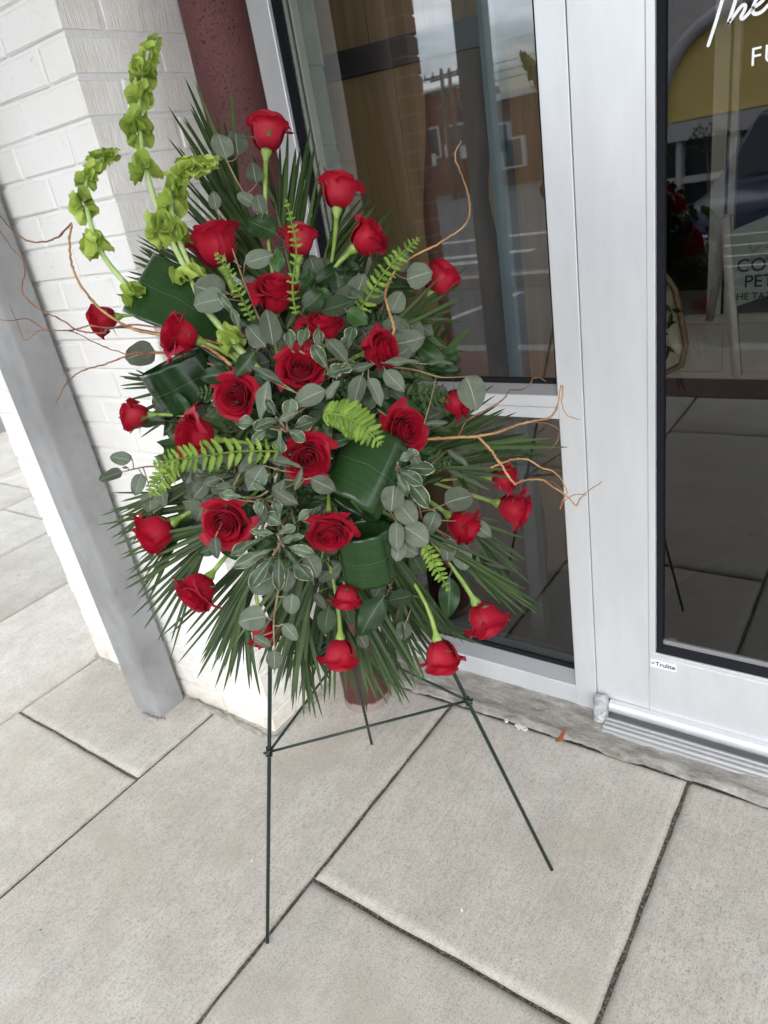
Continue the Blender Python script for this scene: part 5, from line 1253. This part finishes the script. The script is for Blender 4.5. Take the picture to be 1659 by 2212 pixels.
def euc(lab, foot, leaves, kind='round', b=None): return sprig(lab, 'eucalyptus', 'eucalyptus_sprig', 'eucalyptus_twig', foot, leaves, kind, 'eucalyptus_leaf', EG, b)
euc('eucalyptus sprig with a pair of round leaves left of the topmost rose', (595, 520), [(480, 313, 60, 105, 0.8), (511, 308, 68, 95, 0.72), (550, 372, 48, 100, 0.75), (560, 440, 44, 110, 0.8), (530, 430, 40, 150, 0.8)], b=0.0)
euc('eucalyptus sprig with the biggest round leaf, left of the upper middle rose', (560, 690), [(450, 625, 78, 165, 0.9), (452, 652, 72, 190, 0.85), (560, 558, 66, 20, 0.62), (582, 706, 76, 100, 0.62), (553, 725, 66, 130, 0.7), (463, 433, 40, 100, 0.7)])
euc('large round eucalyptus leaf above the curled aspidistra loop at the left', (450, 780), [(303, 767, 66, 195, 0.9), (420, 770, 40, 160, 0.6)], b=-0.02)
euc('eucalyptus sprig with two small leaves sticking out farthest left', (420, 1000), [(259, 989, 56, 172, 0.55), (239, 1028, 52, 200, 0.62), (299, 1047, 50, 255, 0.62), (324, 1087, 48, 262, 0.85), (350, 1075, 40, 280, 0.8), (270, 1010, 12, 180, 0.5)], b=-0.02)
euc('eucalyptus sprig with three round leaves near the big willow twig', (800, 720), [(906, 595, 58, 10, 0.95), (867, 563, 50, 55, 0.8), (857, 652, 52, 60, 0.85)], b=0.02)
euc('eucalyptus sprig with large grey leaves between the middle roses', (700, 820), [(726, 753, 76, 128, 0.45), (668, 858, 76, 205, 0.68), (717, 843, 52, 230, 0.45), (575, 808, 86, 150, 0.25), (568, 862, 88, 255, 0.38), (620, 900, 40, 200, 0.5)], 'oval')
euc('eucalyptus sprig with hanging leaves right of the middle', (795, 770), [(772, 847, 78, 255, 0.55), (812, 845, 66, 300, 0.5), (852, 822, 64, 310, 0.6), (779, 793, 62, 195, 0.28), (867, 781, 78, 5, 0.22), (951, 783, 58, 5, 0.22)], 'oval')
euc('eucalyptus twig ending in the big round leaf over the right rose', (830, 790), [(1019, 848, 76, 290, 0.82), (942, 914, 52, 5, 0.25)], b=0.10)
euc('eucalyptus sprig of grey leaves below left of the centre rose', (620, 1000), [(552, 1033, 66, 235, 0.78), (539, 1000, 60, 215, 0.6), (612, 998, 76, 350, 0.28), (645, 1033, 54, 70, 0.25), (699, 1048, 62, 330, 0.68), (602, 1063, 60, 245, 0.55), (619, 1075, 60, 330, 0.5)], 'oval')
euc('eucalyptus sprig with thin small leaves above the large lower left rose', (520, 1020), [(482, 1053, 52, 180, 0.42), (432, 1060, 50, 230, 0.7), (455, 1040, 44, 200, 0.5), (567, 1108, 48, 265, 0.5), (467, 1183, 48, 275, 0.6)], 'oval')
euc('eucalyptus sprig of round grey leaves right of the lower rolled leaf', (830, 1090), [(847, 1078, 58, 260, 0.9), (880, 1108, 62, 310, 0.8), (900, 1155, 62, 330, 0.9), (857, 1160, 68, 270, 0.5), (881, 1185, 50, 330, 0.8), (862, 1192, 44, 250, 0.8)])
euc('eucalyptus sprig around the lower right rose', (910, 1120), [(992, 1078, 66, 20, 0.85), (931, 1130, 56, 250, 0.7), (969, 1189, 58, 262, 0.6), (998, 1205, 60, 290, 0.75), (1041, 1143, 56, 320, 0.6), (894, 987, 44, 300, 0.6), (991, 990, 62, 320, 0.22)])
euc('eucalyptus sprig hanging below the variegated leaves, ending in a small round leaf', (605, 1200), [(562, 1258, 58, 200, 0.98), (545, 1338, 60, 190, 0.95), (629, 1306, 46, 260, 0.82), (627, 1366, 48, 310, 0.6), (592, 1426, 42, 268, 0.86), (567, 1386, 44, 330, 0.5), (619, 1256, 52, 260, 0.68), (675, 1223, 54, 300, 0.8)], b=0.10)
euc('small eucalyptus leaves behind the hanging roses', (740, 1250), [(692, 1300, 44, 310, 0.45), (819, 1273, 46, 60, 0.75), (871, 1363, 42, 250, 0.85), (784, 1386, 34, 300, 0.8), (932, 1311, 32, 260, 0.5)], b=0.0)
euc('wispy eucalyptus tip with grey leaves at the lower right against the window', (930, 1170), [(1070, 1222, 60, 345, 0.16), (1010, 1225, 30, 300, 0.4), (1034, 1215, 40, 95, 0.25)], 'lance', b=0.0)
GG = 'broad dark green leaves in the spray'
def single(lab, cx, cy, ln, ang, asp, mat='glossy_dark_leaf', kind='oval', b=None, foot=None):
    a = math.radians(ang)
    f = foot or (cx - math.cos(a) * ln * 0.95, cy + math.sin(a) * ln * 0.95)
    return sprig(lab, 'leaf', 'leaf_sprig', 'woody_twig', f, [(cx, cy, ln, ang, asp)], kind, mat, GG, b)
single('pointed glossy green leaf lying over the far left rose', 288, 907, 66, 172, 0.55, kind='lance', b=0.0)
single('second pointed glossy green leaf over the far left rose, nearer the spray', 317, 905, 72, 176, 0.50, kind='lance', b=0.01, foot=(400, 925))
single('pointed glossy leaf standing up left below the curled loop', 393, 872, 82, 122, 0.32, kind='lance', b=0.03)
single('broad serrated dark leaf left of the open rose', 464, 812, 76, 185, 0.55, 'glossy_dark_leaf')
single('broad serrated dark leaf directly above the open rose left of the middle', 528, 786, 74, 230, 0.52, 'glossy_dark_leaf')
single('upright fresh green leaf above the upper middle rose', 600, 560, 60, 92, 0.55, b=0.06)
single('round dark leaf behind the long stem of the topmost rose', 563, 487, 76, 150, 0.75, kind='round', b=-0.02)
single('pale olive backed leaf above the half hidden rose', 728, 660, 86, 20, 0.52, 'rose_leaf')
single('small dark serrated leaf at the foot of the upright green fern', 772, 684, 52, 335, 0.75)
single('dark round leaf beside the upper middle rose', 677, 648, 56, 40, 0.85, kind='round')
single('long dark glossy leaf above the glossy rolled one', 728, 952, 76, 12, 0.40, b=0.13)
single('short dark glossy leaf right beside the centre rose', 702, 936, 44, 100, 0.65, b=0.13)
single('big dark leaf hanging between the lowest middle roses', 803, 1332, 104, 240, 0.55, b=0.04)
single('big dark serrated leaf hanging right of the small curling fern', 969, 1292, 92, 268, 0.52, b=0.05)
single('olive leaf left of the stem of the lowest middle rose', 706, 1342, 62, 262, 0.68, 'rose_leaf', b=0.03)
single('small olive leaf right of the stem of the lowest middle rose', 752, 1328, 50, 290, 0.62, 'rose_leaf', b=0.0)
single('olive backed leaf below the lower rolled leaf', 862, 1293, 62, 190, 0.68, 'rose_leaf', b=0.02)
single('bronze olive leaf behind the stem of the lower right rose', 903, 1222, 62, 300, 0.6, 'rose_leaf', b=0.01)
single('narrow dark blade behind the upright green fern', 838, 618, 120, 8, 0.22, 'palm_leaflet', 'lance', b=-0.04)
single('long narrow olive leaf above the lower right hanging rose', 1000, 1240, 90, 300, 0.22, 'rose_leaf', 'lance', b=-0.01)
single('dark leaf under the large lower left rose', 455, 1185, 60, 200, 0.55, b=0.0)
single('second dark leaf under the large lower left rose', 500, 1190, 70, 330, 0.5, b=0.0)
VG = 'variegated leaf sprigs with cream edges'
def varieg(lab, foot, leaves, b=None): return sprig(lab, 'leaf sprig', 'variegated_sprig', 'woody_twig', foot, leaves, 'spoon', 'variegated_leaf', VG, b, 0.0022, 0.5)
varieg('variegated sprig with long leaves radiating below the centre', (618, 1120), [(545, 1205, 100, 203, 0.28), (565, 1235, 86, 235, 0.36), (603, 1235, 84, 270, 0.34), (645, 1225, 104, 305, 0.28), (648, 1188, 70, 345, 0.36), (592, 1123, 46, 150, 0.72), (618, 1145, 42, 30, 0.5), (568, 1150, 60, 175, 0.28), (625, 1165, 60, 20, 0.3)], b=0.12)
varieg('variegated sprig right of the glossy rolled leaf', (845, 1000), [(885, 1030, 66, 330, 0.45), (905, 1012, 72, 0, 0.42), (900, 1060, 86, 305, 0.42), (868, 1045, 60, 290, 0.38), (880, 985, 50, 30, 0.45)])
varieg('variegated sprig in the middle beside the centre rose', (600, 925), [(655, 917, 60, 20, 0.6), (604, 955, 62, 265, 0.45), (624, 888, 56, 80, 0.62), (575, 915, 60, 200, 0.45), (539, 913, 66, 170, 0.42), (640, 940, 44, 330, 0.6), (560, 940, 52, 215, 0.4), (585, 880, 46, 120, 0.5)])
varieg('variegated sprig around the half hidden rose', (690, 790), [(690, 735, 66, 95, 0.36), (756, 727, 62, 80, 0.45), (692, 772, 66, 120, 0.45), (727, 800, 62, 20, 0.6), (627, 735, 50, 100, 0.5), (655, 730, 60, 75, 0.45), (738, 745, 40, 60, 0.5), (748, 790, 46, 10, 0.5)])
varieg('variegated leaf below the big round eucalyptus leaf at the upper left', (540, 730), [(492, 660, 76, 125, 0.24), (510, 690, 50, 110, 0.35)])
varieg('small variegated leaves above the nodding open rose', (640, 1090), [(560, 1050, 44, 150, 0.45), (655, 1115, 50, 40, 0.4), (600, 1100, 44, 100, 0.5), (500, 1070, 50, 170, 0.45)])
varieg('variegated leaves touching the large lower left rose', (545, 1150), [(530, 1180, 90, 205, 0.26), (560, 1100, 50, 95, 0.45)])

# ------------------------------------------------------------------ filler sprigs that close the middle of the spray
FG = 'filler sprigs packed behind the roses'
FILL = [('dark glossy filler sprig packed deep behind the roses', 'oval', 'glossy_dark_leaf', 0.5), ('grey eucalyptus filler sprig packed deep behind the roses', 'round', 'eucalyptus_leaf', 0.75),
        ('variegated filler sprig packed deep behind the roses', 'spoon', 'variegated_leaf', 0.4), ('dark narrow leaved filler sprig packed deep behind the roses', 'lance', 'palm_leaflet', 0.3)]
for k in range(105):
    while True:
        x, y = U(-1, 1), U(-1, 1)
        if x * x + y * y < 1: break
    kx, ky = 660 + x * 275, 930 + y * 340
    if ky < 640 and abs(kx - 640) > 150: kx = 640 + U(-140, 140)
    q = FILL[random.choices(range(4), (8, 4, 1, 4))[0]]
    bb = dome(kx, ky) - U(0.045, 0.12)
    lv = []
    oa = math.degrees(math.atan2(-(ky - 960), kx - 665))
    for j in range(random.randint(5, 7)):
        lv.append((kx + U(-38, 38), ky + U(-38, 38), U(46, 84), oa + U(-85, 85), q[3] * U(0.8, 1.15)))
    sprig(q[0], 'filler sprig', 'filler_sprig', 'woody_twig', ((kx + 665) / 2, (ky + 960) / 2), lv, q[1], q[2], FG, bb, nk=0.6)

for k in range(26):
    kx, ky = U(550, 850), U(1140, 1270)
    q = FILL[random.choices(range(4), (6, 1, 0, 4))[0]]
    lv = [(kx + U(-40, 40), ky + U(-40, 40), U(46, 84), -90 + U(-80, 80), q[3] * U(0.8, 1.15)) for j in range(6)]
    sprig(q[0], 'filler sprig', 'filler_sprig', 'woody_twig', ((kx + 690) / 2, ky - 110), lv, q[1], q[2], FG, dome(kx, ky) - U(0.06, 0.12), nk=0.6)
for k in range(26):
    kx, ky = U(800, 960), U(690, 1010)
    q = FILL[random.choices(range(4), (5, 3, 0, 5))[0]]
    lv = [(kx + U(-40, 40), ky + U(-35, 35), U(46, 84), U(-60, 60), q[3] * U(0.8, 1.15)) for j in range(6)]
    sprig(q[0], 'filler sprig', 'filler_sprig', 'woody_twig', (kx - 100, (ky + 940) / 2), lv, q[1], q[2], FG, dome(kx, ky) - U(0.05, 0.11), nk=0.6)
for k in range(22):
    kx, ky = U(390, 520), U(880, 1110)
    q = FILL[random.choices(range(4), (6, 4, 0, 4))[0]]
    lv = [(kx + U(-40, 40), ky + U(-30, 30), U(46, 80), 180 + U(-70, 70), q[3] * U(0.8, 1.15)) for j in range(6)]
    sprig(q[0], 'filler sprig', 'filler_sprig', 'woody_twig', (kx + 100, (ky + 970) / 2), lv, q[1], q[2], FG, dome(kx, ky) - U(0.04, 0.09), nk=0.6)
# ------------------------------------------------------------------ curly willow
def willow(paths, label, mat, bs):
    rt = None
    for i, (pts_, r0, r1, b0, b1, mt) in enumerate(paths):
        c = catmull([P(x, y, b0 + (b1 - b0) * k / (len(pts_) - 1)) for k, (x, y) in enumerate(pts_)], 7); n = len(c)
        if rt is None: rt = empty('willow_twig', c[0], label, 'twig', 'curly willow twigs')
        c = [p + Vector((U(-1, 1), U(-1, 1), U(-1, 1))) * 0.0007 for p in c]
        rr = [0.72 * (r0 + (r1 - r0) * k / n) * (1.35 if k % 11 == 5 else U(0.9, 1.1)) for k in range(n)]
        link('branch' if i else 'main_branch', tube_mesh('branch', c, rr, 7), M[mt], rt)
GW, CW = 'golden_willow_bark', 'curly_willow_bark'
willow([([(780, 800), (830, 755), (850, 715), (846, 690), (838, 665), (832, 640), (838, 610), (858, 580), (895, 553), (950, 525), (1000, 490), (1014, 465), (1013, 430), (1000, 385), (984, 345), (985, 325), (996, 305)], 0.0032, 0.0011, 0.08, 0.03, GW)],
       'long golden curly willow twig snaking up before the shop window', GW, 0)
willow([([(500, 790), (470, 765), (430, 742), (380, 728), (340, 722), (290, 712), (240, 685), (200, 650), (165, 600), (153, 560), (150, 520), (155, 482)], 0.0036, 0.0020, 0.06, 0.02, GW),
        ([(155, 482), (120, 515), (70, 523), (30, 500), (0, 466), (-25, 440)], 0.0020, 0.0012, 0.02, 0.02, CW)],
       'thick willow twig arching up at the left and bending back over the grey post', GW, 0)
willow([([(470, 740), (380, 726), (279, 708), (234, 710), (225, 719), (195, 718), (168, 713), (125, 687), (84, 669), (53, 640), (47, 618), (53, 593), (50, 565), (35, 548), (18, 526), (-6, 490)], 0.0020, 0.0009, 0.04, 0.03, CW)],
       'thin red brown willow twig curving up the grey post at the left edge', CW, 0)
willow([([(480, 745), (380, 716), (300, 702), (232, 708), (195, 703), (168, 710), (145, 714), (98, 712), (82, 702), (61, 689), (39, 690), (20, 693), (-10, 690)], 0.0020, 0.0009, 0.05, 0.02, CW),
        ([(98, 712), (78, 718), (64, 731), (51, 733), (44, 714), (31, 683), (20, 659)], 0.0011, 0.0007, 0.025, 0.02, CW),
        ([(145, 714), (176, 724), (215, 745), (271, 763), (330, 768)], 0.0010, 0.0013, 0.03, 0.03, CW)],
       'thin willow twig running straight left with a looping side shoot', CW, 0)
willow([([(500, 820), (460, 790), (380, 765), (324, 763), (293, 761), (271, 770), (234, 784), (186, 798), (160, 812), (143, 829), (132, 849), (122, 869)], 0.0024, 0.0010, 0.04, 0.0, CW)],
       'willow twig drooping down left across the white bricks onto the grey post', CW, 0)
willow([([(800, 960), (870, 955), (927, 948), (994, 945), (1031, 942), (1077, 933), (1106, 922), (1139, 912), (1189, 900), (1206, 870), (1211, 837), (1216, 837), (1214, 873), (1226, 897), (1253, 907)], 0.0036, 0.0009, 0.06, 0.0, GW),
        ([(1139, 912), (1153, 912), (1189, 917), (1209, 933), (1199, 960), (1184, 972)], 0.0014, 0.0008, 0.02, 0.0, CW),
        ([(1031, 942), (1061, 973), (1072, 990), (1084, 1005), (1101, 1033), (1114, 1047)], 0.0028, 0.0024, 0.04, 0.06, GW)],
       'golden willow branch reaching right and forking before the silver mullion', GW, 0)
willow([([(960, 950), (991, 940), (1007, 910), (1054, 883), (1087, 863), (1101, 843), (1127, 842), (1147, 827), (1151, 817), (1169, 817), (1179, 825)], 0.0020, 0.0008, 0.04, 0.0, CW)],
       'willow twig rising right past the round grey leaf to the window rail', CW, 0)
willow([([(1060, 1010), (1088, 999), (1110, 992), (1143, 994), (1167, 1009), (1198, 1020), (1213, 1038), (1224, 1059), (1223, 1069), (1213, 1087), (1211, 1100)], 0.0020, 0.0009, 0.04, 0.0, GW)],
       'willow twig arching over the far right roses and hooking down', GW, 0)
willow([([(1110, 1047), (1135, 1037), (1172, 1037), (1192, 1050), (1221, 1069), (1233, 1081), (1245, 1092), (1253, 1077), (1276, 1057), (1299, 1041)], 0.0022, 0.0009, 0.06, 0.0, GW),
        ([(1172, 1037), (1195, 1043), (1213, 1058), (1218, 1072), (1210, 1098), (1222, 1080), (1245, 1068), (1266, 1070)], 0.0012, 0.0007, 0.03, 0.0, CW)],
       'zigzag willow twig tip crossing the silver mullion at the far right', GW, 0)
